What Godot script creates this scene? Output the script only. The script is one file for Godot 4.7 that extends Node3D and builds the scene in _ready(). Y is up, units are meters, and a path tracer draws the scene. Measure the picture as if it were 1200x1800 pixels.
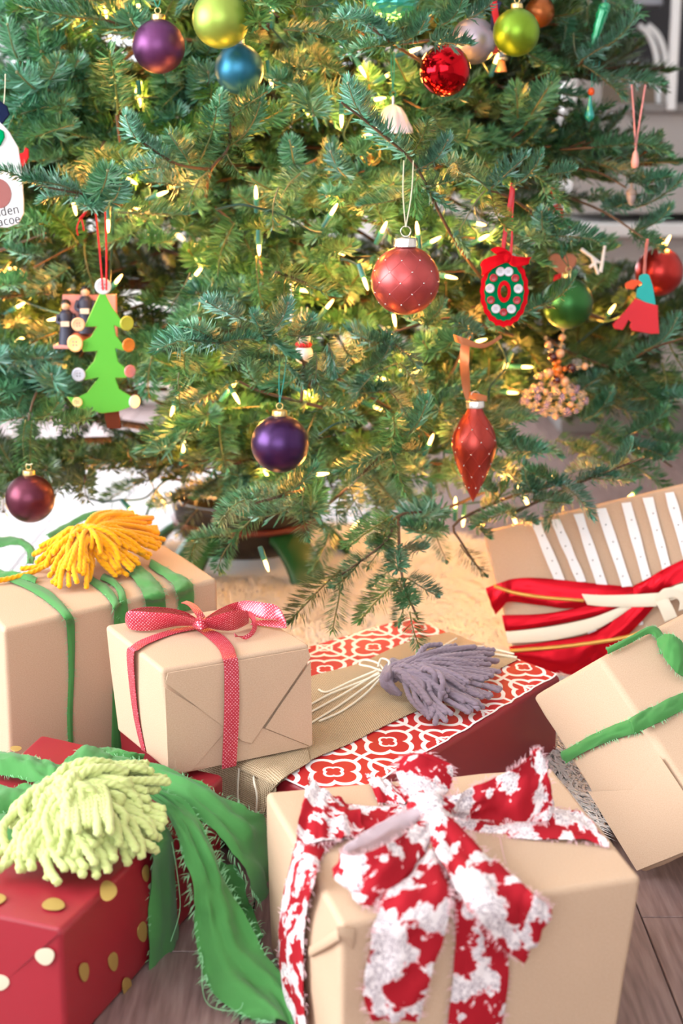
extends Node3D

# ---------------------------------------------------------------- the lens, as numbers for placing things
const FOCAL := 2600.0            # focal length in pixels of the 1200 x 1800 frame
const EYE := Vector3(0, 0.77, 0)
const PITCH := 13.5              # degrees the camera looks down

var rng := RandomNumberGenerator.new()
var used := {}
var tree_base := Vector3(-0.18, 0.0, -2.72)
var cur_point := Vector3.ZERO    # the plane that strips lie on, where a rail point says so
var cur_normal := Vector3.UP


func ray(px: float, py: float) -> Vector3:
	var d := Vector3((px - 600.0) / FOCAL, -(py - 900.0) / FOCAL, -1.0)
	return d.rotated(Vector3.RIGHT, deg_to_rad(-PITCH))


func at_depth(px: float, py: float, z: float) -> Vector3:
	var d := ray(px, py)
	return EYE + d * (z / -d.z)


func at_height(px: float, py: float, y: float) -> Vector3:
	var d := ray(px, py)
	return EYE + d * ((y - EYE.y) / d.y)


func at_plane(px: float, py: float, p: Vector3, n: Vector3) -> Vector3:
	var d := ray(px, py)
	return EYE + d * ((p - EYE).dot(n) / d.dot(n))


# [px, py, v]: v < 0 a height of -v; 0 < v < 9 a depth; v >= 9 on the current plane, v - 9 in front of it
func spot(a: Array) -> Vector3:
	var v: float = a[2]
	if v < 0.0:
		return at_height(a[0], a[1], -v)
	if v >= 9.0:
		return at_plane(a[0], a[1], cur_point + cur_normal * (v - 9.0), cur_normal)
	return at_depth(a[0], a[1], v)


func spots(list: Array) -> PackedVector3Array:
	var out := PackedVector3Array()
	for a in list:
		out.append(spot(a))
	return out


func per_pixel(p: Vector3) -> float:     # metres a pixel covers at a point
	var f := Vector3(0, 0, -1).rotated(Vector3.RIGHT, deg_to_rad(-PITCH))
	return (p - EYE).dot(f) / FOCAL


# ---------------------------------------------------------------- things and parts
func numbered(called: String) -> String:
	var n: int = used.get(called, 0)
	used[called] = n + 1
	return called if n == 0 else "%s_%03d" % [called, n]


func thing(called: String, label: String, category: String, at := Vector3.ZERO, group := "") -> Node3D:
	var o := Node3D.new()
	o.name = numbered(called)
	add_child(o)
	o.position = at
	tag(o, label, category, group)
	return o


func tag(o: Node3D, label: String, category: String, group := "") -> void:
	o.set_meta("label", label)
	o.set_meta("category", category)
	if group != "":
		o.set_meta("group", group)


func mesh_node(called: String, mesh: Mesh, m: Material) -> MeshInstance3D:
	var o := MeshInstance3D.new()
	o.mesh = mesh
	o.name = called
	if m:
		o.material_override = m
	o.cast_shadow = GeometryInstance3D.SHADOW_CASTING_SETTING_ON
	return o


# a part whose mesh is given in the thing's own axes
func part(parent: Node3D, called: String, mesh: Mesh, m: Material, kind := "") -> MeshInstance3D:
	var o := mesh_node(called, mesh, m)
	parent.add_child(o, true)
	if kind != "":
		o.set_meta("kind", kind)
	return o


# a part whose mesh is given in the world's axes
func wpart(parent: Node3D, called: String, mesh: Mesh, m: Material, kind := "") -> MeshInstance3D:
	var o := part(parent, called, mesh, m, kind)
	if parent.get_parent() == self:
		o.position = -parent.position
	return o


func structure(called: String, mesh: Mesh, m: Material) -> MeshInstance3D:
	var o := mesh_node(called, mesh, m)
	add_child(o, true)
	o.set_meta("kind", "structure")
	return o


# ---------------------------------------------------------------- materials
func mat(c: Color, rough := 0.6, metal := 0.0, spec := 0.5) -> StandardMaterial3D:
	var m := StandardMaterial3D.new()
	m.albedo_color = c
	m.roughness = rough
	m.metallic = metal
	m.metallic_specular = spec
	return m


func c8(r: int, g: int, b: int) -> Color:
	return Color(r / 255.0, g / 255.0, b / 255.0)


func noise_image(size: int, freq: float, octaves: int, sd: int) -> Image:
	var n := FastNoiseLite.new()
	n.seed = sd
	n.frequency = freq
	n.fractal_octaves = octaves
	n.noise_type = FastNoiseLite.TYPE_SIMPLEX_SMOOTH
	return n.get_seamless_image(size, size)


func ramped(im: Image, stops: Array) -> ImageTexture:   # grey picture -> colours, through a table
	var table: Array[Color] = []
	var g := Gradient.new()
	var offs := PackedFloat32Array()
	var cols := PackedColorArray()
	for s in stops:
		offs.append(s[0])
		cols.append(s[1])
	g.offsets = offs
	g.colors = cols
	for i in 256:
		table.append(g.sample(i / 255.0))
	var src := im.duplicate()
	src.convert(Image.FORMAT_L8)
	var data: PackedByteArray = src.get_data()
	var out := PackedByteArray()
	out.resize(data.size() * 3)
	for i in data.size():
		var c := table[data[i]]
		out[i * 3] = int(c.r * 255)
		out[i * 3 + 1] = int(c.g * 255)
		out[i * 3 + 2] = int(c.b * 255)
	return ImageTexture.create_from_image(Image.create_from_data(src.get_width(), src.get_height(), false, Image.FORMAT_RGB8, out))


# ---------------------------------------------------------------- curves
func catmull(pts: PackedVector3Array, n: int) -> PackedVector3Array:
	var out := PackedVector3Array()
	var last := pts.size() - 1
	for i in n:
		var t := float(i) / (n - 1) * last
		var k := mini(int(t), last - 1)
		var f := t - k
		var p0 := pts[maxi(k - 1, 0)]
		var p3 := pts[mini(k + 2, last)]
		out.append(pts[k].cubic_interpolate(pts[k + 1], p0, p3, f))
	return out


# ---------------------------------------------------------------- meshes
func arrays_mesh(v: PackedVector3Array, idx: PackedInt32Array, uv := PackedVector2Array(), col := PackedColorArray()) -> ArrayMesh:
	# smooth normals from the faces round each vertex; front faces run clockwise
	var nn := PackedVector3Array()
	nn.resize(v.size())
	for i in range(0, idx.size(), 3):
		var a := idx[i]
		var b := idx[i + 1]
		var c := idx[i + 2]
		var f := (v[c] - v[a]).cross(v[b] - v[a])
		nn[a] += f
		nn[b] += f
		nn[c] += f
	for i in nn.size():
		nn[i] = nn[i].normalized() if nn[i].length_squared() > 0.0 else Vector3.UP
	var arr := []
	arr.resize(Mesh.ARRAY_MAX)
	arr[Mesh.ARRAY_VERTEX] = v
	arr[Mesh.ARRAY_NORMAL] = nn
	arr[Mesh.ARRAY_INDEX] = idx
	if uv.size():
		arr[Mesh.ARRAY_TEX_UV] = uv
	if col.size():
		arr[Mesh.ARRAY_COLOR] = col
	var m := ArrayMesh.new()
	m.add_surface_from_arrays(Mesh.PRIMITIVE_TRIANGLES, arr)
	return m


func join(meshes: Array) -> ArrayMesh:
	var st := SurfaceTool.new()
	st.begin(Mesh.PRIMITIVE_TRIANGLES)
	for m in meshes:
		st.append_from(m, 0, Transform3D())
	return st.commit()


func soft_box(size: Vector3, at: Vector3, r := 0.004) -> ArrayMesh:   # a box with rounded edges
	var h := size / 2.0
	var c := []
	for y in [h.y, -h.y]:
		c.append(at + Vector3(-h.x, y, -h.z))
		c.append(at + Vector3(h.x, y, -h.z))
		c.append(at + Vector3(h.x, y, h.z))
		c.append(at + Vector3(-h.x, y, h.z))
	return wrapped_box(c, r, 1, 0.0, 0.0)


func box_point(c: Array, u: float, v: float, w: float) -> Vector3:
	var t: Vector3 = c[0].lerp(c[1], u).lerp(c[3].lerp(c[2], u), v)
	var b: Vector3 = c[4].lerp(c[5], u).lerp(c[7].lerp(c[6], u), v)
	return b.lerp(t, w)


# corners: top back-left, back-right, front-right, front-left, then the same below. Rounded edges, sides that belly out, paper creases.
func wrapped_box(c: Array, r: float, inner: int, belly: float, crease: float, sd := 1) -> ArrayMesh:
	var dim := [((c[1] - c[0]).length() + (c[2] - c[3]).length()) / 2, ((c[0] - c[4]).length() + (c[2] - c[6]).length()) / 2, ((c[3] - c[0]).length() + (c[2] - c[1]).length()) / 2]
	var n := FastNoiseLite.new()
	n.seed = sd
	n.frequency = 14.0
	n.fractal_octaves = 3
	var lines := []
	for a in 3:
		var l: float = dim[a]
		var rr := minf(r, l * 0.4)
		var g := [0.0, 0.3 * rr, 0.65 * rr, rr]
		for i in range(1, inner):
			g.append(rr + (l - 2 * rr) * i / inner)
		g.append_array([l - rr, l - 0.65 * rr, l - 0.3 * rr, l])
		lines.append(g)
	var v := PackedVector3Array()
	var uv := PackedVector2Array()
	var idx := PackedInt32Array()
	var weld := {}
	var mid: Vector3 = box_point(c, 0.5, 0.5, 0.5)
	for axis in 3:
		for side in 2:
			var a1 := (axis + 1) % 3
			var a2 := (axis + 2) % 3
			var g1: Array = lines[a1]
			var g2: Array = lines[a2]
			var first := v.size()
			for i in g1.size():
				for j in g2.size():
					var p := [0.0, 0.0, 0.0]
					p[axis] = dim[axis] * side
					p[a1] = g1[i]
					p[a2] = g2[j]
					var q := [0.0, 0.0, 0.0]
					for a in 3:
						var rr := minf(r, dim[a] * 0.4)
						q[a] = clampf(p[a], rr, dim[a] - rr)
					var off := Vector3(p[0] - q[0], p[1] - q[1], p[2] - q[2])
					off = off.normalized() * minf(r, 0.4 * minf(dim[0], minf(dim[1], dim[2])))
					var l := Vector3(q[0], q[1], q[2]) + off
					var u1: float = g1[i] / dim[a1]
					var u2: float = g2[j] / dim[a2]
					var pos := box_point(c, l.x / dim[0], l.z / dim[2], l.y / dim[1])
					if belly != 0.0 or crease != 0.0:
						var out := off.normalized()
						var world_out: Vector3 = (c[1] - c[0]).normalized() * out.x + (c[0] - c[4]).normalized() * out.y + (c[3] - c[0]).normalized() * out.z
						pos += world_out * (belly * sin(PI * u1) * sin(PI * u2) + crease * n.get_noise_3dv(pos))
					v.append(pos)
					uv.append(Vector2(g1[i], g2[j]) if axis != 1 else Vector2(g2[j], g1[i]))
			var wide := g2.size()
			for i in g1.size() - 1:
				for j in wide - 1:
					var k := first + i * wide + j
					if side == 0:
						idx.append_array([k, k + 1, k + wide, k + 1, k + wide + 1, k + wide])
					else:
						idx.append_array([k, k + wide, k + 1, k + 1, k + wide, k + wide + 1])
	# one side's borders meet another's at the same points: join their normals
	var m := arrays_mesh(v, idx, uv)
	var arr := m.surface_get_arrays(0)
	var nn: PackedVector3Array = arr[Mesh.ARRAY_NORMAL]
	var flip := 0.0
	for i in v.size():
		flip += nn[i].dot(v[i] - mid)
	for i in v.size():
		var key := Vector3i(v[i] * 20000.0)
		weld[key] = weld.get(key, Vector3.ZERO) + nn[i]
	for i in v.size():
		nn[i] = (weld[Vector3i(v[i] * 20000.0)] as Vector3).normalized()
		if flip < 0.0:
			nn[i] = -nn[i]
	arr[Mesh.ARRAY_NORMAL] = nn
	if flip < 0.0:
		for i in range(0, idx.size(), 3):
			var t := idx[i]
			idx[i] = idx[i + 1]
			idx[i + 1] = t
		arr[Mesh.ARRAY_INDEX] = idx
	var res := ArrayMesh.new()
	res.add_surface_from_arrays(Mesh.PRIMITIVE_TRIANGLES, arr)
	return res


# a flat plate cut along a convex outline, with a thickness
func plate(pts: PackedVector3Array, normal: Vector3, thick: float) -> ArrayMesh:
	var mid := Vector3.ZERO
	for p in pts:
		mid += p / pts.size()
	var v := PackedVector3Array()
	var idx := PackedInt32Array()
	for p in pts:
		v.append(p + normal * thick * 0.6)
	for p in pts:
		v.append(p + (mid - p).normalized() * thick * 0.4 + normal * thick)
	for p in pts:
		v.append(p)
	v.append(mid + normal * thick)
	var n := pts.size()
	var turn := (pts[1] - pts[0]).cross(pts[2] - pts[1]).dot(normal) > 0.0
	for i in n:
		var j := (i + 1) % n
		var f := [i, j, n + j, i, n + j, n + i, 2 * n + i, 2 * n + j, j, 2 * n + i, j, i, n + i, n + j, 3 * n]
		if turn:
			for k in range(0, f.size(), 3):
				var t = f[k]
				f[k] = f[k + 1]
				f[k + 1] = t
		idx.append_array(PackedInt32Array(f))
	return arrays_mesh(v, idx)


# an outline in x and y (any shape), pushed out along z, with a small chamfer
func cutout(outline: PackedVector2Array, depth: float, chamfer := 0.001) -> ArrayMesh:
	var inner := Geometry2D.offset_polygon(outline, -chamfer)
	var top: PackedVector2Array = inner[0] if inner.size() else outline
	var st := SurfaceTool.new()
	st.begin(Mesh.PRIMITIVE_TRIANGLES)
	st.set_smooth_group(-1)
	for s in [1.0, -1.0]:
		var tri := Geometry2D.triangulate_polygon(top)
		for i in range(0, tri.size(), 3):
			var o := [tri[i], tri[i + 1], tri[i + 2]]
			var cw: bool = (top[o[1]] - top[o[0]]).cross(top[o[2]] - top[o[0]]) < 0.0
			if cw != (s > 0.0):
				o.reverse()
			for k in o:
				st.set_uv(top[k])
				st.add_vertex(Vector3(top[k].x, top[k].y, s * depth / 2))
	var ccw := not Geometry2D.is_polygon_clockwise(outline)
	var n := outline.size()
	for i in n:
		var j := (i + 1) % n
		var a := outline[i] if ccw else outline[j]
		var b := outline[j] if ccw else outline[i]
		var z := depth / 2 - chamfer
		side_quad(st, Vector3(a.x, a.y, -z), Vector3(b.x, b.y, -z), Vector3(b.x, b.y, z), Vector3(a.x, a.y, z))
	# chamfers: nearest inner points
	for s in [1.0, -1.0]:
		var m := top.size()
		for i in n:
			var j := (i + 1) % n
			var a := outline[i] if ccw == (s > 0.0) else outline[j]
			var b := outline[j] if ccw == (s > 0.0) else outline[i]
			var ia := nearest(top, a)
			var ib := nearest(top, b)
			side_quad(st, Vector3(a.x, a.y, s * (depth / 2 - chamfer)), Vector3(b.x, b.y, s * (depth / 2 - chamfer)), Vector3(ib.x, ib.y, s * depth / 2), Vector3(ia.x, ia.y, s * depth / 2))
	st.generate_normals()
	return st.commit()


func nearest(list: PackedVector2Array, p: Vector2) -> Vector2:
	var best := list[0]
	for q in list:
		if q.distance_squared_to(p) < best.distance_squared_to(p):
			best = q
	return best


func side_quad(st: SurfaceTool, a: Vector3, b: Vector3, c: Vector3, d: Vector3) -> void:
	for p in [a, c, b, a, d, c]:
		st.set_uv(Vector2(p.x, p.y))
		st.add_vertex(p)


# a strip of cloth between two edges; wave lifts it in folds along its length
func strip(ra: Array, rb: Array, thick := 0.0008, n := 28, wide := 7, bulge := 0.0, wave := 0.0, sd := 1) -> ArrayMesh:
	return strip3(spots(ra), spots(rb), thick, n, wide, bulge, wave, sd)


func strip3(ra: PackedVector3Array, rb: PackedVector3Array, thick := 0.0008, n := 28, wide := 7, bulge := 0.0, wave := 0.0, sd := 1) -> ArrayMesh:
	var a := catmull(ra, n)
	var b := catmull(rb, n)
	var nz := FastNoiseLite.new()
	nz.seed = sd
	nz.frequency = 1.0
	var grid := PackedVector3Array()
	var normals := PackedVector3Array()
	var uv := PackedVector2Array()
	var run := 0.0
	for i in n:
		if i > 0:
			run += ((a[i] + b[i]) / 2).distance_to((a[i - 1] + b[i - 1]) / 2)
		for j in wide:
			var f := float(j) / (wide - 1)
			grid.append(a[i].lerp(b[i], f))
			uv.append(Vector2(f * maxf(a[i].distance_to(b[i]), 0.002), run))
	for i in n:
		for j in wide:
			var du := grid[i * wide + mini(j + 1, wide - 1)] - grid[i * wide + maxi(j - 1, 0)]
			var dv := grid[mini(i + 1, n - 1) * wide + j] - grid[maxi(i - 1, 0) * wide + j]
			var nn := du.cross(dv).normalized()
			if nn.dot(EYE - grid[i * wide + j]) < 0.0 and bulge >= 0.0:
				nn = -nn
			normals.append(nn)
	for i in n:
		for j in wide:
			var f := float(j) / (wide - 1)
			var t := float(i) / (n - 1)
			var lift := bulge * sin(PI * f) + wave * nz.get_noise_2d(t * 3.0, f * 2.6 + sd * 7.0) * 2.0
			grid[i * wide + j] += normals[i * wide + j] * lift
	var v := PackedVector3Array()
	var idx := PackedInt32Array()
	var uvs := PackedVector2Array()
	for s in 2:
		for i in n * wide:
			v.append(grid[i] + normals[i] * thick * (0.5 if s == 0 else -0.5))
			uvs.append(uv[i])
	var total := n * wide
	# which way the front runs
	var probe := (grid[1] - grid[0]).cross(grid[wide] - grid[0]).dot(normals[0]) > 0.0
	for s in 2:
		for i in n - 1:
			for j in wide - 1:
				var k := s * total + i * wide + j
				if (s == 0) == probe:
					idx.append_array([k, k + wide, k + 1, k + 1, k + wide, k + wide + 1])
				else:
					idx.append_array([k, k + 1, k + wide, k + 1, k + wide + 1, k + wide])
	var rim := []
	for i in n:
		rim.append(i * wide)
	for j in range(1, wide):
		rim.append((n - 1) * wide + j)
	for i in range(n - 2, -1, -1):
		rim.append(i * wide + wide - 1)
	for j in range(wide - 2, 0, -1):
		rim.append(j)
	for i in rim.size():
		var k: int = rim[i]
		var l: int = rim[(i + 1) % rim.size()]
		if probe:
			idx.append_array([k, k + total, l, l, k + total, l + total])
		else:
			idx.append_array([k, l, k + total, l, l + total, k + total])
	return arrays_mesh(v, idx, uvs)


# loose threads along the torn edges of a strip
func fray(ra: Array, rb: Array, count: int, length: float, width := 0.00026) -> ArrayMesh:
	var v := PackedVector3Array()
	var idx := PackedInt32Array()
	var a := catmull(spots(ra), 60)
	var b := catmull(spots(rb), 60)
	for k in count:
		var s := k % 2 == 0
		var e := a if s else b
		var o := b if s else a
		var i := rng.randi_range(0, 58)
		var p := e[i].lerp(e[i + 1], rng.randf())
		var outward := (p - o[i]).normalized()
		var along := (e[i + 1] - e[i]).normalized()
		var dir := (outward + along * rng.randf_range(-1.0, 1.0) + Vector3(rng.randf_range(-0.4, 0.4), rng.randf_range(-0.4, 0.4), rng.randf_range(-0.4, 0.4))).normalized()
		var l := length * rng.randf_range(0.4, 1.2)
		var mid := p + dir * l * 0.5 + along * rng.randf_range(-0.2, 0.2) * l
		var tip := p + dir * l + Vector3(0, -0.25 * l, 0)
		var w := dir.cross(EYE - p).normalized() * width
		var f := v.size()
		v.append_array([p - outward * 0.002 - w, p - outward * 0.002 + w, mid - w * 0.8, mid + w * 0.8, tip])
		idx.append_array([f, f + 1, f + 2, f + 1, f + 3, f + 2, f + 2, f + 3, f + 4])
	return arrays_mesh(v, idx)


# a tube along points; lobes > 0 makes a twisted cord of that many plies
func tube(pts: PackedVector3Array, r0: float, r1: float, sides := 8, lobes := 0, twist := 0.0, round_end := false, close_end := true) -> ArrayMesh:
	var v := PackedVector3Array()
	var idx := PackedInt32Array()
	var uv := PackedVector2Array()
	var n := pts.size()
	var up := Vector3.UP
	var run := 0.0
	var ref := Vector3.ZERO
	for i in n:
		var t := (pts[mini(i + 1, n - 1)] - pts[maxi(i - 1, 0)]).normalized()
		if i == 0:
			ref = t.cross(up) if absf(t.dot(up)) < 0.95 else t.cross(Vector3.RIGHT)
		else:
			run += pts[i].distance_to(pts[i - 1])
		ref = (ref - t * ref.dot(t)).normalized()
		var other := t.cross(ref)
		var f := float(i) / (n - 1)
		var r := lerpf(r0, r1, f)
		if round_end and i == n - 1:
			r *= 0.55
		for s in sides + 1:
			var a := TAU * s / sides
			var rr := r
			if lobes > 0:
				rr *= 0.76 + 0.32 * absf(cos(0.5 * lobes * (a + run * twist)))
			v.append(pts[i] + (ref * cos(a) + other * sin(a)) * rr)
			uv.append(Vector2(float(s) / sides, run))
	for i in n - 1:
		for s in sides:
			var k := i * (sides + 1) + s
			var l := k + sides + 1
			idx.append_array([k, l, k + 1, k + 1, l, l + 1])
	if close_end:
		for e in [0, n - 1]:
			var c := v.size()
			var tip: Vector3 = pts[e]
			if round_end and e > 0:
				tip += (pts[e] - pts[e - 1]).normalized() * r1 * 0.4
			v.append(tip)
			uv.append(Vector2(0.5, run))
			for s in sides:
				var k: int = e * (sides + 1) + s
				if e == 0:
					idx.append_array([c, k, k + 1])
				else:
					idx.append_array([c, k + 1, k])
	return arrays_mesh(v, idx, uv)


# a profile of [radius, height] turned round the y axis
func lathe(profile: Array, seg := 40, flute := 0.0, flutes := 0) -> ArrayMesh:
	var v := PackedVector3Array()
	var idx := PackedInt32Array()
	var uv := PackedVector2Array()
	for i in profile.size():
		for s in seg + 1:
			var a := TAU * s / seg
			var r: float = profile[i][0] * (1.0 + flute * cos(flutes * a))
			v.append(Vector3(r * cos(a), profile[i][1], r * sin(a)))
			uv.append(Vector2(float(s) / seg, float(i) / (profile.size() - 1)))
	for i in profile.size() - 1:
		for s in seg:
			var k := i * (seg + 1) + s
			var l := k + seg + 1
			idx.append_array([k, k + 1, l, k + 1, l + 1, l])
	var m := arrays_mesh(v, idx, uv)
	# seam and poles
	var arr := m.surface_get_arrays(0)
	var nn: PackedVector3Array = arr[Mesh.ARRAY_NORMAL]
	for i in profile.size():
		var k := i * (seg + 1)
		var both := (nn[k] + nn[k + seg]).normalized()
		nn[k] = both
		nn[k + seg] = both
	arr[Mesh.ARRAY_NORMAL] = nn
	var res := ArrayMesh.new()
	res.add_surface_from_arrays(Mesh.PRIMITIVE_TRIANGLES, arr)
	return res


func ring(at: Vector3, r: float, thick: float, axis := Vector3.BACK) -> ArrayMesh:
	var pts := PackedVector3Array()
	var side := axis.cross(Vector3.UP).normalized() if absf(axis.y) < 0.9 else Vector3.RIGHT
	var up := side.cross(axis).normalized()
	for i in 17:
		var a := TAU * i / 16
		pts.append(at + (side * cos(a) + up * sin(a)) * r)
	return tube(pts, thick, thick, 6, 0, 0.0, false, false)


func blob(at: Vector3, r: Vector3, seg := 14) -> ArrayMesh:
	var prof := []
	for i in 9:
		var a := PI * i / 8 - PI / 2
		prof.append([maxf(cos(a), 0.001), sin(a)])
	var m := lathe(prof, seg)
	var st := SurfaceTool.new()
	st.begin(Mesh.PRIMITIVE_TRIANGLES)
	st.append_from(m, 0, Transform3D(Basis.from_scale(r), at))
	return st.commit()


func moved(m: Mesh, x: Transform3D) -> ArrayMesh:
	var st := SurfaceTool.new()
	st.begin(Mesh.PRIMITIVE_TRIANGLES)
	st.append_from(m, 0, x)
	return st.commit()


func _ready() -> void:
	rng.seed = 41
	# camera
	var cam := Camera3D.new()
	cam.name = "camera"
	cam.position = EYE
	cam.rotation_degrees = Vector3(-PITCH, 0, 0)
	var lens := CameraAttributesPhysical.new()
	lens.frustum_focal_length = 34.667
	lens.exposure_aperture = 3.1
	lens.frustum_focus_distance = 1.68
	lens.frustum_near = 0.05
	lens.frustum_far = 60.0
	cam.attributes = lens
	add_child(cam)
	cam.fov = rad_to_deg(2.0 * atan(900.0 / FOCAL))
	cam.current = true
	# sky: bright overcast day
	var env := Environment.new()
	var sky := Sky.new()
	var sm := ProceduralSkyMaterial.new()
	sm.sky_top_color = Color(0.80, 0.88, 1.0)
	sm.sky_horizon_color = Color(0.97, 0.98, 1.0)
	sm.ground_horizon_color = Color(0.93, 0.93, 0.93)
	sm.ground_bottom_color = Color(0.75, 0.74, 0.72)
	sm.sun_angle_max = 1.0
	sky.sky_material = sm
	env.background_mode = Environment.BG_SKY
	env.sky = sky
	env.background_energy_multiplier = 2.2
	env.tonemap_mode = Environment.TONE_MAPPER_LINEAR
	env.tonemap_exposure = 1.0
	env.sdfgi_enabled = true
	env.ssao_enabled = true
	env.ssil_enabled = true
	var we := WorldEnvironment.new()
	we.name = "world_environment"
	we.environment = env
	add_child(we)
	# daylight in the openings of the two windows beside and behind the photographer, and of the patio window behind the tree
	daylight("window_daylight_behind", Vector3(-0.5, 1.45, 1.72), Vector2(2.6, 1.9), Vector3(-0.2, 0.3, -2.0), 1.1)
	daylight("window_daylight_side", Vector3(-2.52, 1.4, -0.9), Vector2(2.4, 1.7), Vector3(0.0, 0.4, -1.9), 4.0)
	daylight("window_daylight_patio", Vector3(-1.1, 1.15, -4.62), Vector2(2.5, 2.0), Vector3(-0.6, 0.2, -2.0), 2.2)
	make_materials()
	room()
	cabinet()
	tree_skirt()
	tree_stand()
	christmas_tree()
	fairy_lights()
	ornaments()
	felt_ornaments()
	gift_green_strips()      # kraft box on the left with the mustard tassel
	gift_patterned()         # printed red box with burlap and the purple tassel
	gift_dotted()            # red box with gold dots
	gift_glitter_ribbon()    # small kraft box
	gift_bag_striped()
	gift_leaning()
	gift_toile()
	tassels()


func daylight(called: String, at: Vector3, size: Vector2, aim: Vector3, energy: float) -> void:
	var l := AreaLight3D.new()
	l.name = called
	l.area_size = size
	l.area_normalize_energy = false
	l.light_energy = energy
	l.light_color = Color(0.97, 0.985, 1.0)
	l.shadow_enabled = true
	l.area_range = 14.0
	l.area_attenuation = 2.0
	add_child(l)
	# the light lies in the plane of its window
	var d := aim - at
	var n := Vector3(signf(d.x), 0, 0) if absf(d.x) > absf(d.z) and at.x < -2.0 else Vector3(0, 0, signf(d.z))
	l.look_at_from_position(at, at + n, Vector3.UP)


# ---------------------------------------------------------------- materials
var M := {}


func make_materials() -> void:
	var fine := noise_image(512, 0.09, 4, 3)
	var coarse := noise_image(256, 0.02, 4, 5)
	# kraft paper
	var kraft := mat(Color.WHITE, 0.62, 0.0, 0.35)
	kraft.albedo_texture = ramped(fine, [[0.0, c8(186, 154, 126)], [0.45, c8(197, 166, 138)], [0.62, c8(200, 170, 142)], [1.0, c8(210, 182, 156)]])
	kraft.uv1_triplanar = true
	kraft.uv1_scale = Vector3(13, 13, 13)
	M.kraft = kraft
	M.kraft_flap = kraft
	# red wrapping papers
	M.red_paper = mat(c8(152, 32, 44), 0.42, 0.0, 0.5)
	M.dark_red_paper = mat(c8(136, 24, 34), 0.45, 0.0, 0.5)
	M.gold_dot = mat(c8(182, 150, 80), 0.4, 0.3)
	M.pale_dot = mat(c8(214, 200, 172), 0.45, 0.1)
	# green torn cotton
	var weave := weave_image(128, 2)
	var green := mat(Color.WHITE, 0.8, 0.0, 0.25)
	green.albedo_texture = ramped(weave, [[0.0, c8(50, 106, 50)], [1.0, c8(82, 144, 76)]])
	green.uv1_scale = Vector3(40, 40, 40)
	green.rim_enabled = true
	green.rim = 0.3
	green.rim_tint = 0.7
	M.green_cloth = green
	M.green_thread = mat(c8(140, 200, 146), 0.85)
	# toile
	var toile := mat(Color.WHITE, 0.8, 0.0, 0.25)
	toile.albedo_texture = toile_texture(0.475)
	toile.uv1_scale = Vector3(4.4, 4.4, 4.4)
	M.toile = toile
	var toile_r := toile.duplicate()
	toile_r.albedo_texture = toile_texture(0.56)
	M.toile_red = toile_r
	M.toile_back = mat(c8(232, 214, 220), 0.8, 0.0, 0.25)
	M.toile_thread = mat(c8(226, 182, 184), 0.85)
	# glittering pink-red ribbon
	var glit := mat(Color.WHITE, 0.36, 0.4, 0.6)
	glit.albedo_texture = glitter_texture()
	glit.uv1_scale = Vector3(16, 16, 16)
	M.glitter = glit
	# satin
	var satin := mat(c8(186, 14, 30), 0.3, 0.65, 0.3)
	satin.rim_enabled = true
	satin.rim = 0.1
	satin.rim_tint = 0.8
	M.satin = satin
	M.gold_braid = mat(c8(222, 172, 84), 0.38, 0.55)
	M.cream_ribbon = mat(c8(236, 224, 200), 0.5, 0.05)
	# burlap
	var bur := mat(Color.WHITE, 0.9, 0.0, 0.2)
	var bw := weave_image(128, 8)
	bur.albedo_texture = ramped(bw, [[0.0, c8(112, 82, 54)], [0.45, c8(200, 168, 128)], [1.0, c8(236, 214, 180)]])
	bur.heightmap_enabled = true
	bur.heightmap_texture = ImageTexture.create_from_image(bw)
	bur.heightmap_scale = 0.12
	bur.uv1_scale = Vector3(24, 24, 24)
	M.burlap = bur
	M.cord = mat(c8(240, 230, 206), 0.8)
	# printed quatrefoil paper
	var quat := mat(Color.WHITE, 0.5, 0.0, 0.4)
	quat.albedo_texture = quatrefoil_texture()
	quat.uv1_scale = Vector3(9.5, 9.5, 9.5)
	M.quatrefoil = quat
	# yarns
	M.mustard = yarn(c8(240, 166, 18), fine)
	M.purple = yarn(c8(138, 121, 132), fine)
	M.lime = yarn(c8(196, 206, 130), fine)
	# wood
	var wood: Array = []
	for k in 3:
		var w := mat(Color.WHITE, 0.42, 0.0, 0.45)
		var g := noise_image(256, 0.03, 4, 20 + k)
		w.albedo_texture = ramped(g, [[0.0, c8(100 + 6 * k, 78 + 5 * k, 74 + 5 * k)], [0.5, c8(122 + 6 * k, 99 + 5 * k, 94 + 5 * k)], [1.0, c8(140 + 6 * k, 118 + 5 * k, 112 + 5 * k)]])
		w.uv1_scale = Vector3(14.0, 1.1, 1)
		wood.append(w)
	M.planks = wood
	M.subfloor = mat(c8(70, 58, 54), 0.8)
	M.wall = mat(c8(206, 202, 198), 0.8)
	M.white_paint = mat(c8(236, 236, 236), 0.45)
	M.grey_paint = mat(c8(174, 169, 166), 0.5)
	M.grey_dark = mat(c8(132, 128, 126), 0.55)
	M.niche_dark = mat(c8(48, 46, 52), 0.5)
	M.niche_back = mat(c8(168, 150, 132), 0.6)
	M.steel = mat(c8(150, 152, 160), 0.3, 0.8)
	var glass := mat(Color(1, 1, 1, 0.08), 0.02)
	glass.transparency = BaseMaterial3D.TRANSPARENCY_ALPHA
	M.pane = glass
	# tree
	var bark := mat(Color.WHITE, 0.85)
	bark.albedo_texture = ramped(coarse, [[0.0, c8(52, 38, 30)], [0.5, c8(84, 62, 47)], [1.0, c8(118, 94, 74)]])
	bark.uv1_triplanar = true
	bark.uv1_scale = Vector3(14, 14, 14)
	M.bark = bark
	M.twig = mat(c8(98, 76, 58), 0.85)
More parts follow.
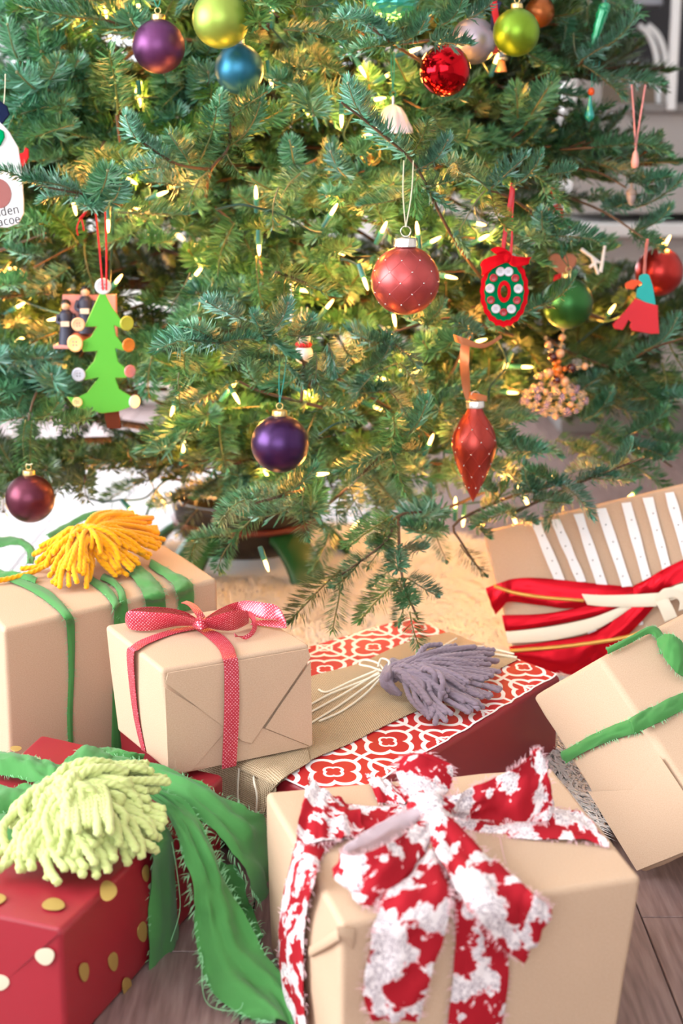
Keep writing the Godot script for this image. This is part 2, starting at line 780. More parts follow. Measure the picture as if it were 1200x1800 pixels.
	M.bud = mat(c8(152, 112, 74), 0.6)
	var needles: Array = []
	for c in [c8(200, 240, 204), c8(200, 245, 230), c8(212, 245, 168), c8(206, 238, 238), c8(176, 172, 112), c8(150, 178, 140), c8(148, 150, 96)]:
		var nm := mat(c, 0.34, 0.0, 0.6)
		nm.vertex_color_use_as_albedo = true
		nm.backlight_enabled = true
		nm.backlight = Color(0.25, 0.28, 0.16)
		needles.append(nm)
	M.needles = needles
	M.black = mat(c8(22, 20, 20), 0.5)
	M.stand_green = mat(c8(28, 84, 48), 0.4)
	M.stand_red = mat(c8(92, 34, 28), 0.45)
	M.fur = mat(c8(255, 251, 246), 0.75)
	M.fur.backlight_enabled = true
	M.fur.backlight = Color(0.5, 0.5, 0.5)
	M.fur_base = mat(c8(254, 250, 244), 0.9)
	# lights
	M.wire = mat(c8(18, 66, 62), 0.5)
	M.socket = mat(c8(38, 108, 104), 0.4)
	var bulb := mat(c8(255, 214, 150), 0.2)
	bulb.emission_enabled = true
	bulb.emission = Color(1.0, 0.82, 0.5)
	bulb.emission_energy_multiplier = 7.0
	M.bulb = bulb
	M.silver = mat(c8(226, 222, 216), 0.25, 0.9)
	M.gold = mat(c8(232, 204, 140), 0.28, 0.9)
	M.teal_thread = mat(c8(24, 142, 130), 0.6)
	M.red_thread = mat(c8(206, 30, 40), 0.65)
	M.cream_thread = mat(c8(232, 224, 196), 0.6)


func yarn(c: Color, im: Image) -> StandardMaterial3D:
	var m := mat(Color.WHITE, 0.9, 0.0, 0.2)
	m.albedo_texture = ramped(im, [[0.0, c.darkened(0.12)], [0.5, c], [1.0, c.lightened(0.16)]])
	m.uv1_triplanar = true
	m.uv1_scale = Vector3(30, 30, 30)
	m.rim_enabled = true
	m.rim = 0.5
	m.rim_tint = 0.6
	return m


func weave_image(size: int, step: int) -> Image:     # over-and-under weave, light where a thread rises
	var im := Image.create(size, size, false, Image.FORMAT_L8)
	for y in size:
		for x in size:
			var over := (x / step + y / step) % 2 == 0
			var fx := absf(fposmod(x + 0.5, step) / step - 0.5) * 2.0
			var fy := absf(fposmod(y + 0.5, step) / step - 0.5) * 2.0
			var h := 1.0 - (fx * fx if over else fy * fy)
			if step > 4 and fx > 0.72 and fy > 0.72:
				h = 0.0
			im.set_pixel(x, y, Color(h, h, h))
	return im


func quatrefoil_texture() -> ImageTexture:
	var s := 320
	var im := Image.create(s, s, false, Image.FORMAT_RGB8)
	var red := c8(190, 30, 38)
	var white := c8(244, 238, 236)
	for y in s:
		for x in s:
			var best := 9.0
			var p := Vector2(float(x) / s, float(y) / s)
			for c in [Vector2(0, 0), Vector2(1, 0), Vector2(0, 1), Vector2(1, 1), Vector2(0.5, 0.5)]:
				var q: Vector2 = (p - c).abs()
				if q.y > q.x:
					q = Vector2(q.y, q.x)
				var lobe := (q - Vector2(0.17, 0.0)).length() - 0.165
				var body: float = maxf(q.x + q.y - 0.26, 0.0) if q.x + q.y > 0.26 else -0.2
				var d := minf(lobe, body)
				var small: float = minf((q - Vector2(0.055, 0)).length() - 0.065, maxf(q.x, q.y) - 0.06)
				best = minf(best, minf(absf(d) - 0.03, absf(small) - 0.018))
				# links between neighbours
				if q.x > 0.32 and q.y < 0.026:
					best = -0.01
			im.set_pixel(x, y, white if best < 0.0 else red)
	return ImageTexture.create_from_image(im)


func toile_texture(cut: float) -> ImageTexture:
	var s := 512
	var a := noise_image(s, 0.011, 5, 8)
	var b := noise_image(s, 0.05, 3, 12)
	var l := noise_image(s, 0.028, 4, 31)
	var im := Image.create(s, s, false, Image.FORMAT_RGB8)
	var red := c8(162, 27, 38)
	for y in s:
		for x in s:
			var h := a.get_pixel(x, y).r + 0.26 * (b.get_pixel(x, y).r - 0.5) + 0.5 - cut
			var k := l.get_pixel(x, y).r
			var c := red
			if h > 0.5:
				c = c8(238, 228, 226)
				var line := absf(k - 0.5)
				if line < 0.022 or absf(k - 0.62) < 0.018 or absf(k - 0.38) < 0.016 or absf(k - 0.7) < 0.02:
					c = c8(150, 134, 142) if h > 0.54 else c8(214, 120, 124)
				elif h < 0.515:
					c = c8(232, 160, 160)
			im.set_pixel(x, y, c)
	return ImageTexture.create_from_image(im)


func glitter_texture() -> ImageTexture:
	var s := 128
	var im := Image.create(s, s, false, Image.FORMAT_RGB8)
	var r := RandomNumberGenerator.new()
	r.seed = 7
	for y in s:
		for x in s:
			var c := c8(196, 48, 66)
			if ((x + y) / 4) % 2 == 0 and ((x - y + 512) / 4) % 2 == 0:
				c = c8(255, 226, 232) if r.randf() < 0.5 else c8(226, 104, 120)
			im.set_pixel(x, y, c)
	return ImageTexture.create_from_image(im)


# ---------------------------------------------------------------- the room
func room() -> void:
	var floor_slab := structure("floor", soft_box(Vector3(5.4, 0.1, 6.9), Vector3(0, -0.062, -1.55), 0.003), M.subfloor)
	var shapes := []
	for l in [1.2, 0.95, 0.6]:
		shapes.append(soft_box(Vector3(0.1335, 0.012, l - 0.0015), Vector3.ZERO, 0.0012))
	var r := RandomNumberGenerator.new()
	r.seed = 5
	for i in 38:
		var x := -2.5 + 0.045 + i * 0.135
		var z := -4.75 - r.randf() * 0.4
		if x > 0.2 and x < 0.5:
			z = -4.75 + (0.0 if i % 2 == 0 else 0.25)
		while z < 1.7:
			var k := r.randi() % 3
			var l: float = [1.2, 0.95, 0.6][k]
			var m: StandardMaterial3D = M.planks[r.randi() % 3]
			if z + l > -4.9:
				var p := part(floor_slab, "plank", shapes[k], m)
				p.position = Vector3(x, -0.006, z + l / 2)
			z += l
	wall_with_opening("wall_back", Vector3(0, 0, -4.78), 5.4, false, -2.45, 0.1, 0.04, 2.15)
	wall_with_opening("wall_left", Vector3(-2.68, 0, -1.55), 6.6, true, -0.65, 1.95, 0.5, 2.3)
	wall_with_opening("wall_front", Vector3(0, 0, 1.88), 5.4, false, -1.85, 0.85, 0.45, 2.45)
	structure("wall_right", soft_box(Vector3(0.16, 2.7, 6.6), Vector3(2.68, 1.35, -1.55), 0.003), M.wall)
	structure("ceiling", soft_box(Vector3(5.6, 0.12, 6.9), Vector3(0, 2.76, -1.55), 0.003), M.white_paint)
	structure("baseboard_back", soft_box(Vector3(2.4, 0.13, 0.02), Vector3(1.36, 0.065, -4.68), 0.004), M.white_paint)
	structure("baseboard_left", soft_box(Vector3(0.02, 0.13, 6.4), Vector3(-2.58, 0.065, -1.55), 0.004), M.white_paint)
	window("window_1", Vector3(-1.175, 1.095, -4.76), 2.55, 2.11, false, 3)
	window("window_2", Vector3(-2.68, 1.4, -0.9), 2.6, 1.8, true, 3)
	window("window_3", Vector3(-0.5, 1.45, 1.88), 2.7, 2.0, false, 3)


# a wall along x (or along z) of a length, with one opening between two places along it and two heights
func wall_with_opening(called: String, at: Vector3, length: float, along_z: bool, o0: float, o1: float, y0: float, y1: float) -> void:
	var bits := []
	var h := 2.7
	for b in [[-length / 2, o0, 0.0, h], [o1, length / 2, 0.0, h], [o0, o1, 0.0, y0], [o0, o1, y1, h]]:
		var size := Vector3(b[1] - b[0], b[3] - b[2], 0.16)
		var mid := Vector3((b[0] + b[1]) / 2, (b[2] + b[3]) / 2, 0)
		if along_z:
			size = Vector3(size.z, size.y, size.x)
			mid = Vector3(0, mid.y, mid.x)
		bits.append(soft_box(size, at + mid, 0.002))
	structure(called, join(bits), M.wall)


func window(called: String, at: Vector3, w: float, h: float, along_z: bool, leaves: int) -> void:
	var root := Node3D.new()
	root.name = called
	add_child(root)
	root.position = at
	if along_z:
		root.rotation.y = PI / 2
	root.set_meta("kind", "structure")
	var bars := []
	for s in [-1.0, 1.0]:
		bars.append(soft_box(Vector3(w, 0.06, 0.07), Vector3(0, s * (h / 2 - 0.03), 0), 0.006))
		bars.append(soft_box(Vector3(0.06, h - 0.12, 0.07), Vector3(s * (w / 2 - 0.03), 0, 0), 0.006))
	for i in range(1, leaves):
		bars.append(soft_box(Vector3(0.05, h - 0.12, 0.06), Vector3(-w / 2 + w * i / leaves, 0, 0), 0.006))
	part(root, "window_frame", join(bars), M.white_paint)
	for i in leaves:
		part(root, "pane", soft_box(Vector3(w / leaves - 0.05, h - 0.1, 0.006), Vector3(-w / 2 + w * (i + 0.5) / leaves, 0, 0), 0.001), M.pane)


func cabinet() -> void:
	var z := 4.1
	var o := thing("built_in_cabinet", "grey painted built-in cabinet with a dark open niche above a panelled base, behind the tree", "cabinet", Vector3(1.5, 0, -4.3))
	var x0 := at_depth(1008, 276, z).x
	var y := func(py: float) -> float: return at_depth(1100, py, z).y
	var top: float = y.call(194.0)
	var ledge: float = y.call(392.0)
	var ledge_low: float = y.call(416.0)
	# the base is set a hand deeper than the ledge
	wpart(o, "base_panel", soft_box(Vector3(1.9, ledge_low - 0.09, 0.55), Vector3(x0 + 0.95, (ledge_low + 0.09) / 2, -z - 0.3), 0.005), M.grey_paint)
	wpart(o, "plinth", soft_box(Vector3(1.9, 0.09, 0.5), Vector3(x0 + 0.95, 0.045, -z - 0.32), 0.004), M.grey_dark)
	wpart(o, "ledge", soft_box(Vector3(1.94, ledge - ledge_low, 0.62), Vector3(x0 + 0.97, (ledge + ledge_low) / 2, -z - 0.28), 0.006), M.white_paint)
	wpart(o, "front_panel", soft_box(Vector3(1.9, top - ledge - 0.03, 0.55), Vector3(x0 + 0.95, (top + ledge - 0.0) / 2 + 0.01, -z - 0.3), 0.005), M.grey_paint)
	wpart(o, "countertop", soft_box(Vector3(1.92, 0.025, 0.58), Vector3(x0 + 0.96, top + 0.006, -z - 0.29), 0.005), M.grey_dark)
	var hi := 1.75
	var post := at_depth(990, 100, z).x
	wpart(o, "corner_post", soft_box(Vector3(0.035, hi - top, 0.06), Vector3(post + 0.018, (hi + top) / 2, -z - 0.01), 0.004), M.white_paint)
	wpart(o, "side_panel", soft_box(Vector3(0.07, hi - top, 0.55), Vector3(post + 0.075, (hi + top) / 2, -z - 0.3), 0.004), M.grey_paint)
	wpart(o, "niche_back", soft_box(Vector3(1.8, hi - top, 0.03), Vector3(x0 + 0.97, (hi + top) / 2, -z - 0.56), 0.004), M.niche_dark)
	wpart(o, "niche_top", soft_box(Vector3(1.86, 0.05, 0.56), Vector3(x0 + 0.95, hi, -z - 0.3), 0.004), M.grey_paint)
	var a := at_depth(1068, 115, z + 0.3)
	var b := at_depth(1205, 190, z + 0.3)
	wpart(o, "back_splash", soft_box(Vector3(b.x - a.x, a.y - b.y, 0.03), Vector3((a.x + b.x) / 2, (a.y + b.y) / 2, -z - 0.45), 0.004), M.niche_back)
	var s := at_depth(1185, 60, z)
	wpart(o, "upright", soft_box(Vector3(0.022, hi - top, 0.03), Vector3(s.x, (hi + top) / 2, -z + 0.0), 0.004), M.white_paint)
	var rail := thing("curved_rail", "pair of curved white rails standing in the dark niche of the grey cabinet", "rail", Vector3(0.93, top + 0.02, -z - 0.12))
	for k in 2:
		var pts := PackedVector3Array()
		for q in [[1122 + 16 * k, 44], [1140 + 16 * k, 62], [1152 + 16 * k, 92], [1156 + 16 * k, 130], [1157 + 16 * k, 193]]:
			pts.append(at_depth(q[0], q[1], z + 0.12))
		pts[4].y = top + 0.022
		wpart(rail, "tube", tube(catmull(pts, 24), 0.0085, 0.0085, 10), M.white_paint)
	var l := thing("hood_light_bar", "pale metal bar across the top of the dark cabinet niche", "bar", at_depth(1125, 2, z + 0.1))
	part(l, "bar", soft_box(Vector3(0.115, 0.03, 0.05), Vector3.ZERO, 0.006), M.steel)
	part(l, "bracket", soft_box(Vector3(0.03, 0.05, 0.4), Vector3(0, 0.03, -0.18), 0.004), M.steel)


# ---------------------------------------------------------------- under the tree
func tree_skirt() -> void:
	var mid := Vector3(-0.02, 0, -2.25)
	var o := thing("tree_skirt", "cream faux fur tree skirt spread round the tree stand under the gifts", "tree skirt", mid)
	var pts := PackedVector2Array()
	for i in 56:
		var a := TAU * i / 56
		var wob := 1.0 + 0.05 * sin(5 * a + 1) + 0.03 * sin(9 * a)
		pts.append(Vector2(0.6 * cos(a) * wob, 0.7 * sin(a) * wob))
	var base := cutout(pts, 0.012, 0.003)
	part(o, "backing", moved(base, Transform3D(Basis(Vector3.RIGHT, -PI / 2), Vector3(0, 0.0075, 0))), M.fur_base)
	# a tuft of hairs, laid many times
	var r := RandomNumberGenerator.new()
	r.seed = 9
	var v := PackedVector3Array()
	var idx := PackedInt32Array()
	for k in 46:
		var p := Vector3(r.randf_range(-0.02, 0.02), 0, r.randf_range(-0.02, 0.02))
		var lean := Vector3(1.0, 0.0, r.randf_range(-0.5, 0.5)).normalized()
		var l := r.randf_range(0.03, 0.055)
		var w := Vector3(lean.z, 0, -lean.x) * 0.0014
		var m := p + Vector3(0, l * 0.25, 0) + lean * l * 0.42
		var t := p + Vector3(0, l * r.randf_range(0.12, 0.34), 0) + lean * l * 0.95
		var f := v.size()
		v.append_array([p - w, p + w, m - w * 0.9, m + w * 0.9, t])
		idx.append_array([f, f + 1, f + 2, f + 1, f + 3, f + 2, f + 2, f + 3, f + 4])
	var tuft := arrays_mesh(v, idx)

	var mm := MultiMesh.new()
	mm.transform_format = MultiMesh.TRANSFORM_3D
	mm.mesh = tuft
	var where: Array[Transform3D] = []
	var trunk := Vector3(tree_base.x - mid.x, 0, tree_base.z - mid.z)
	for k in 7000:
		var q := Vector2(r.randf_range(-0.62, 0.62), r.randf_range(-0.73, 0.73))
		if not Geometry2D.is_point_in_polygon(Vector2(q.x, -q.y), pts):
			continue
		var p := Vector3(q.x, 0.012, q.y)
		if (p - trunk).length() < 0.1:
			continue
		var away := (p - trunk).normalized()
		var b := Basis(Vector3.UP, atan2(-away.z, away.x) + r.randf_range(-0.7, 0.7)).scaled(Vector3.ONE * r.randf_range(0.7, 1.15))
		where.append(Transform3D(b, p))
	mm.instance_count = where.size()
	for i in where.size():
		mm.set_instance_transform(i, where[i])
	var mi := MultiMeshInstance3D.new()
	mi.name = "fur"
	mi.multimesh = mm
	mi.material_override = M.fur
	mi.set_meta("kind", "stuff")
	o.add_child(mi)


func tree_stand() -> void:
	var o := thing("tree_stand", "dark tree stand bowl with a reddish rim and green feet under the trunk", "tree stand", tree_base)
	part(o, "bowl", lathe([[0.06, 0.045], [0.1, 0.05], [0.125, 0.08], [0.138, 0.135], [0.142, 0.15], [0.13, 0.15], [0.12, 0.1], [0.02, 0.09]], 44), M.black)
	part(o, "rim", ring(Vector3(0, 0.108, 0), 0.137, 0.006, Vector3.UP), M.stand_red)
	for k in 5:
		var a := TAU * k / 5 + 0.9
		var d := Vector3(cos(a), 0, sin(a))
		var side := Vector3(-d.z, 0, d.x)
		var pts := PackedVector3Array([d * 0.09 + Vector3(0, 0.1, 0), d * 0.14 + Vector3(0, 0.085, 0), d * 0.18 + Vector3(0, 0.05, 0), d * 0.195 + Vector3(0, 0.018, 0)])
		var left := PackedVector3Array()
		var right := PackedVector3Array()
		for p in pts:
			left.append(p + side * 0.035)
			right.append(p - side * 0.035)
		part(o, "foot", strip3(left, right, 0.012, 14, 5, 0.004), M.stand_green)
	for k in 4:
		var a := TAU * k / 4 + 0.3
		var d := Vector3(cos(a), 0, sin(a))
		part(o, "clamp_bolt", tube(PackedVector3Array([d * 0.058 + Vector3(0, 0.138, 0), d * 0.16 + Vector3(0, 0.138, 0)]), 0.006, 0.006, 8), M.silver)


# ---------------------------------------------------------------- the tree
var sprigs: Array = []           # shapes of a needled shoot, 0.1 m long, along +x with its upper side +y
var branch_count := 0


# one shoot: rows of flat needles, mostly to the sides and above, closing to a brush at the tip
func make_sprig(sd: int, bend: float, count: int, flat: float) -> ArrayMesh:
	var r := RandomNumberGenerator.new()
	r.seed = sd
	var axis := PackedVector3Array()
	for i in 13:
		var t := i / 12.0
		axis.append(Vector3(t * 0.1 - 0.012 * bend * bend * t * t, bend * 0.028 * t * t, 0.004 * sin(t * 3.0 + sd)))
	var v := PackedVector3Array()
	var nn := PackedVector3Array()
	var col := PackedColorArray()
	var idx := PackedInt32Array()
	for k in count:
		var t := (k + r.randf()) / count
		var f := t * 12.0
		var i := mini(int(f), 11)
		var p := axis[i].lerp(axis[i + 1], f - i)
		var along := (axis[i + 1] - axis[i]).normalized()
		var up := Vector3.UP
		up = (up - along * up.dot(along)).normalized()
		var side := along.cross(up)
		# angle round the shoot from straight up: combed to the sides
		var phi := r.randf_range(0.1, 1.9)
		phi = lerpf(phi, 1.35, flat * r.randf())
		if r.randf() < 0.07:
			phi = r.randf_range(1.9, 2.7)
		if k % 2 == 0:
			phi = -phi
		var radial := up * cos(phi) + side * sin(phi)
		var lean := lerpf(1.2, 0.95, t) + r.randf_range(-0.14, 0.14)
		if t > 0.88:
			lean = lerpf(0.85, 0.25, (t - 0.88) / 0.12) + r.randf_range(-0.12, 0.12)
		var dir := (along * cos(lean) + radial * sin(lean)).normalized()
		var l := r.randf_range(0.017, 0.0225) * (0.75 + 0.5 * sin(PI * clampf(t * 0.9 + 0.1, 0.0, 1.0)))
		var w := dir.cross(radial).normalized() * r.randf_range(0.0013, 0.00175)
		var face := w.cross(dir).normalized()
		if face.dot(radial) < 0.0:
			face = -face
		p += radial * 0.0008
		var lift := (along * 0.12 + up * 0.05) * l
		var mid := p + dir * l * 0.6 + lift * 0.3 - face * 0.00025
		var tip := p + dir * l + lift
		var tone := r.randf()
		var c := Color(0.045, 0.135, 0.07).lerp(Color(0.21, 0.41, 0.29), tone)
		if r.randf() < 0.08:
			c = Color(0.4, 0.52, 0.48)
		var n1 := (face + w.normalized() * 0.45).normalized()
		var n2 := (face - w.normalized() * 0.45).normalized()
		var b := v.size()
		v.append_array([p, mid + w, mid, tip, p, mid - w, mid, tip])
		nn.append_array([n1, n1, n1, n1, n2, n2, n2, n2])
		var cb := c * 1.25
		col.append_array([cb, c, c, c * 1.15, cb, c, c, c * 1.15])
		# clockwise as seen from the face
		var tri := [b, b + 1, b + 2, b + 1, b + 3, b + 2, b + 4, b + 6, b + 5, b + 5, b + 6, b + 7]
		if (v[b + 2] - v[b]).cross(v[b + 1] - v[b]).dot(face) < 0.0:
			for q in range(0, 12, 3):
				var s = tri[q]
				tri[q] = tri[q + 1]
				tri[q + 1] = s
		idx.append_array(PackedInt32Array(tri))
	var arr := []
	arr.resize(Mesh.ARRAY_MAX)
	arr[Mesh.ARRAY_VERTEX] = v
	arr[Mesh.ARRAY_NORMAL] = nn
	arr[Mesh.ARRAY_COLOR] = col
	arr[Mesh.ARRAY_INDEX] = idx
	# the twig and its bud, brown
	var st := SurfaceTool.new()
	st.begin(Mesh.PRIMITIVE_TRIANGLES)
	var green := ArrayMesh.new()
	green.add_surface_from_arrays(Mesh.PRIMITIVE_TRIANGLES, arr)
	st.append_from(green, 0, Transform3D())
	var stem := tube(axis, 0.0013, 0.0008, 5)
	st.append_from(tinted(stem, Color(0.34, 0.22, 0.11)), 0, Transform3D())
	st.append_from(tinted(blob(axis[12], Vector3(0.003, 0.002, 0.002), 6), Color(0.36, 0.25, 0.13)), 0, Transform3D())
	return st.commit()


func tinted(m: Mesh, c: Color) -> ArrayMesh:
	var arr := m.surface_get_arrays(0)
	var col := PackedColorArray()
	col.resize(arr[Mesh.ARRAY_VERTEX].size())
	col.fill(c)
	arr[Mesh.ARRAY_COLOR] = col
	arr[Mesh.ARRAY_TEX_UV] = null
	var out := ArrayMesh.new()
	out.add_surface_from_arrays(Mesh.PRIMITIVE_TRIANGLES, arr)
	return out


func along_frame(a: Vector3, b: Vector3, up: Vector3, scale_across := 1.0) -> Transform3D:
	var x := b - a
	var l := x.length() / 0.1
	x = x.normalized()
	var y := (up - x * up.dot(x))
	y = y.normalized() if y.length() > 0.05 else x.cross(Vector3.BACK).normalized()
	var s := lerpf(l, 1.0, 0.5) * scale_across
	return Transform3D(Basis(x * l, y * s, x.cross(y) * s), a)


# a whole bough along +x, about 0.6 m long, in its own axes: [bare wood, needles]
func make_bough(sd: int) -> Array:
	var r := RandomNumberGenerator.new()
	r.seed = sd
	var wood := SurfaceTool.new()
	wood.begin(Mesh.PRIMITIVE_TRIANGLES)
	var leaf := SurfaceTool.new()
	leaf.begin(Mesh.PRIMITIVE_TRIANGLES)
	var l := 0.62
	var axis := PackedVector3Array()
	for i in 9:
		var t := i / 8.0
		axis.append(Vector3(t * l, 0.03 * sin(t * 2.4) - 0.02 * t * t, 0.02 * sin(t * 2.0 + sd)))
	wood.append_from(tube(axis, 0.007, 0.002, 7), 0, Transform3D())
	var at := func(t: float) -> Vector3:
		var f := clampf(t, 0.0, 1.0) * 8.0
		var i := mini(int(f), 7)
		return axis[i].lerp(axis[i + 1], f - i)
	# shoots at the very end of the leading twig
	var tip: Vector3 = at.call(1.0)
	leaf.append_from(sprigs[r.randi() % sprigs.size()], 0, along_frame(at.call(0.86), tip + Vector3(0.03, 0, 0), Vector3.UP))
	leaf.append_from(sprigs[r.randi() % sprigs.size()], 0, along_frame(at.call(0.72), at.call(0.87), Vector3.UP))
	leaf.append_from(sprigs[r.randi() % sprigs.size()], 0, along_frame(at.call(0.56), at.call(0.72), Vector3.UP))
	var t := 0.3
	var s := 1.0
	while t < 0.97:
		var root: Vector3 = at.call(t)
		var reach := (1.0 - t) * 0.32 + 0.075
		var yaw := deg_to_rad(r.randf_range(42, 60)) * s
		var d := Vector3(cos(yaw), r.randf_range(-0.12, 0.2), sin(yaw)).normalized()
		var n := maxi(1, int(round(reach / 0.085)))
		var p := root
		var bare := PackedVector3Array([p])
		for k in n:
			var q := p + d * reach / n
			if k == n - 1 or r.randf() < 0.85:
				leaf.append_from(sprigs[r.randi() % sprigs.size()], 0, along_frame(p, q, Vector3.UP + Vector3(r.randf_range(-0.3, 0.3), 0, r.randf_range(-0.3, 0.3))))
			if k < n - 1:
				for w in [-1.0, 1.0]:
					if r.randf() < 0.85:
						var dd := d.rotated(Vector3.UP, w * r.randf_range(0.6, 0.95)) + Vector3(0, r.randf_range(-0.15, 0.2), 0)
						leaf.append_from(sprigs[r.randi() % sprigs.size()], 0, along_frame(q, q + dd.normalized() * r.randf_range(0.06, 0.1), Vector3.UP))
			d = (d + Vector3(0.12, r.randf_range(-0.14, 0.1), 0)).normalized()
			p = q
			bare.append(p)
		wood.append_from(tube(bare, 0.0028, 0.0012, 5), 0, Transform3D())
		if r.randf() < 0.3:
			leaf.append_from(sprigs[r.randi() % sprigs.size()], 0, along_frame(root, root + Vector3(0.05, 0.07, r.randf_range(-0.03, 0.03)), Vector3(-1, 1, 0)))
		s = -s
		t += 0.045
	return [wood.commit(), leaf.commit()]


func christmas_tree() -> void:
	for k in 9:
		sprigs.append(make_sprig(100 + k, [0.0, -0.8, 0.7, -0.4, 1.0, 0.3, -1.1, 0.5, 0.0][k], [170, 160, 180, 170, 165, 175, 160, 170, 150][k], [0.2, 0.6, 0.1, 0.8, 0.3, 0.5, 0.7, 0.0, 0.9][k]))
	var tree := thing("christmas_tree", "large cut fir tree with blue-green needles, standing in its stand above the gifts", "tree", tree_base)
	var trunk := PackedVector3Array()
	for i in 12:
		var t := i / 11.0
		trunk.append(Vector3(0.015 * sin(t * 7.0), 0.09 + t * 2.15, 0.012 * cos(t * 5.0)))
	part(tree, "trunk", tube(trunk, 0.052, 0.012, 14, 7, 3.0), M.bark)
	var boughs := []
	for k in 6:
		boughs.append(make_bough(300 + k))
	# whorls of boughs from the bottom to the top
	var r := RandomNumberGenerator.new()
	r.seed = 77
	var y := 0.27
	var turn := 0.0
	while y < 2.15:
		var radius := 0.93 * (1.0 - maxf(y - 0.35, 0.0) / 2.3)
		var n := 9 if y < 1.2 else 5
		for k in n:
			var a := turn + TAU * k / n + r.randf_range(-0.2, 0.2)
			var d := Vector3(cos(a), 0, sin(a))
			# the corner that the photograph shows free of boughs, beside the cabinet, has shorter ones
			var reach := radius * r.randf_range(0.82, 1.05)
			if d.z > 0.0:      # those towards the room stop short: ornaments and loose sprays hang in front of them
				reach = minf(reach, (0.46 if y > 0.4 else 0.6) / maxf(d.z, 0.05))
				reach = maxf(reach, 0.42)
			if y < 0.4 and absf(angle_difference(a, PI / 4)) < 0.5:      # where the striped box stands
				reach = minf(reach, 0.5)
			var pitch := r.randf_range(-0.05, 0.22) if y > 0.6 else r.randf_range(-0.12, 0.1)
			var x := (d + Vector3.UP * pitch).normalized()
			var sc := reach / 0.62
			var up := Vector3.UP.rotated(x, r.randf_range(-0.25, 0.25))
			up = (up - x * up.dot(x)).normalized()
			var b := Basis(x, up, x.cross(up))
			var shape: Array = boughs[r.randi() % boughs.size()]
			var o := part(tree, "branch", shape[0], M.bark)
			# boughs keep their girth and needles: a long one is set further out on a bare stem
			var s := clampf(sc, 0.62, 1.15)
			o.transform = Transform3D(b.scaled(Vector3.ONE * s), Vector3(0, y, 0) + d * maxf(reach - 0.62 * s, 0.0))
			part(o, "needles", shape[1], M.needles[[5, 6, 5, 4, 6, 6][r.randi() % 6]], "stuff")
			if reach - 0.62 * s > 0.03:
				part(o, "stem", tube(PackedVector3Array([Vector3.ZERO, b.inverse() * (-d * (reach - 0.62 * s)) / s]), 0.008, 0.01, 7), M.bark)
		turn += 0.37
		y += 0.125 + 0.03 * y
	hero_branches(tree)
	loose_sprays(tree)


# a bough in view: its bare twigs as lines of [px, py, depth], its shoots as [px, py, depth, px, py, depth, shape, tint]
func hero(tree: Node3D, stems: Array, shoots: Array) -> void:
	var o := wpart(tree, "branch", tube(catmull(spots(stems[0]), 14), 0.0026, 0.0014, 7), M.twig)
	for s in stems.slice(1):
		part(o, "twig", tube(catmull(spots(s), 14), 0.0024, 0.0013, 7), M.twig)
	for h in shoots:
		var a := at_depth(h[0], h[1], h[2])
		var b := at_depth(h[3], h[4], h[5])
		var k: int = h[6]
		var up := Vector3.UP
		if absf((b - a).normalized().y) > 0.75:
			up = Vector3(0.2, 0.3, 1.0)
		up += Vector3(rng.randf_range(-0.35, 0.35), 0, rng.randf_range(0.0, 0.5))
		var m := part(o, "sprig", sprigs[k % sprigs.size()], M.needles[h[7]], "")
		m.transform = along_frame(a, b, up, 1.2)


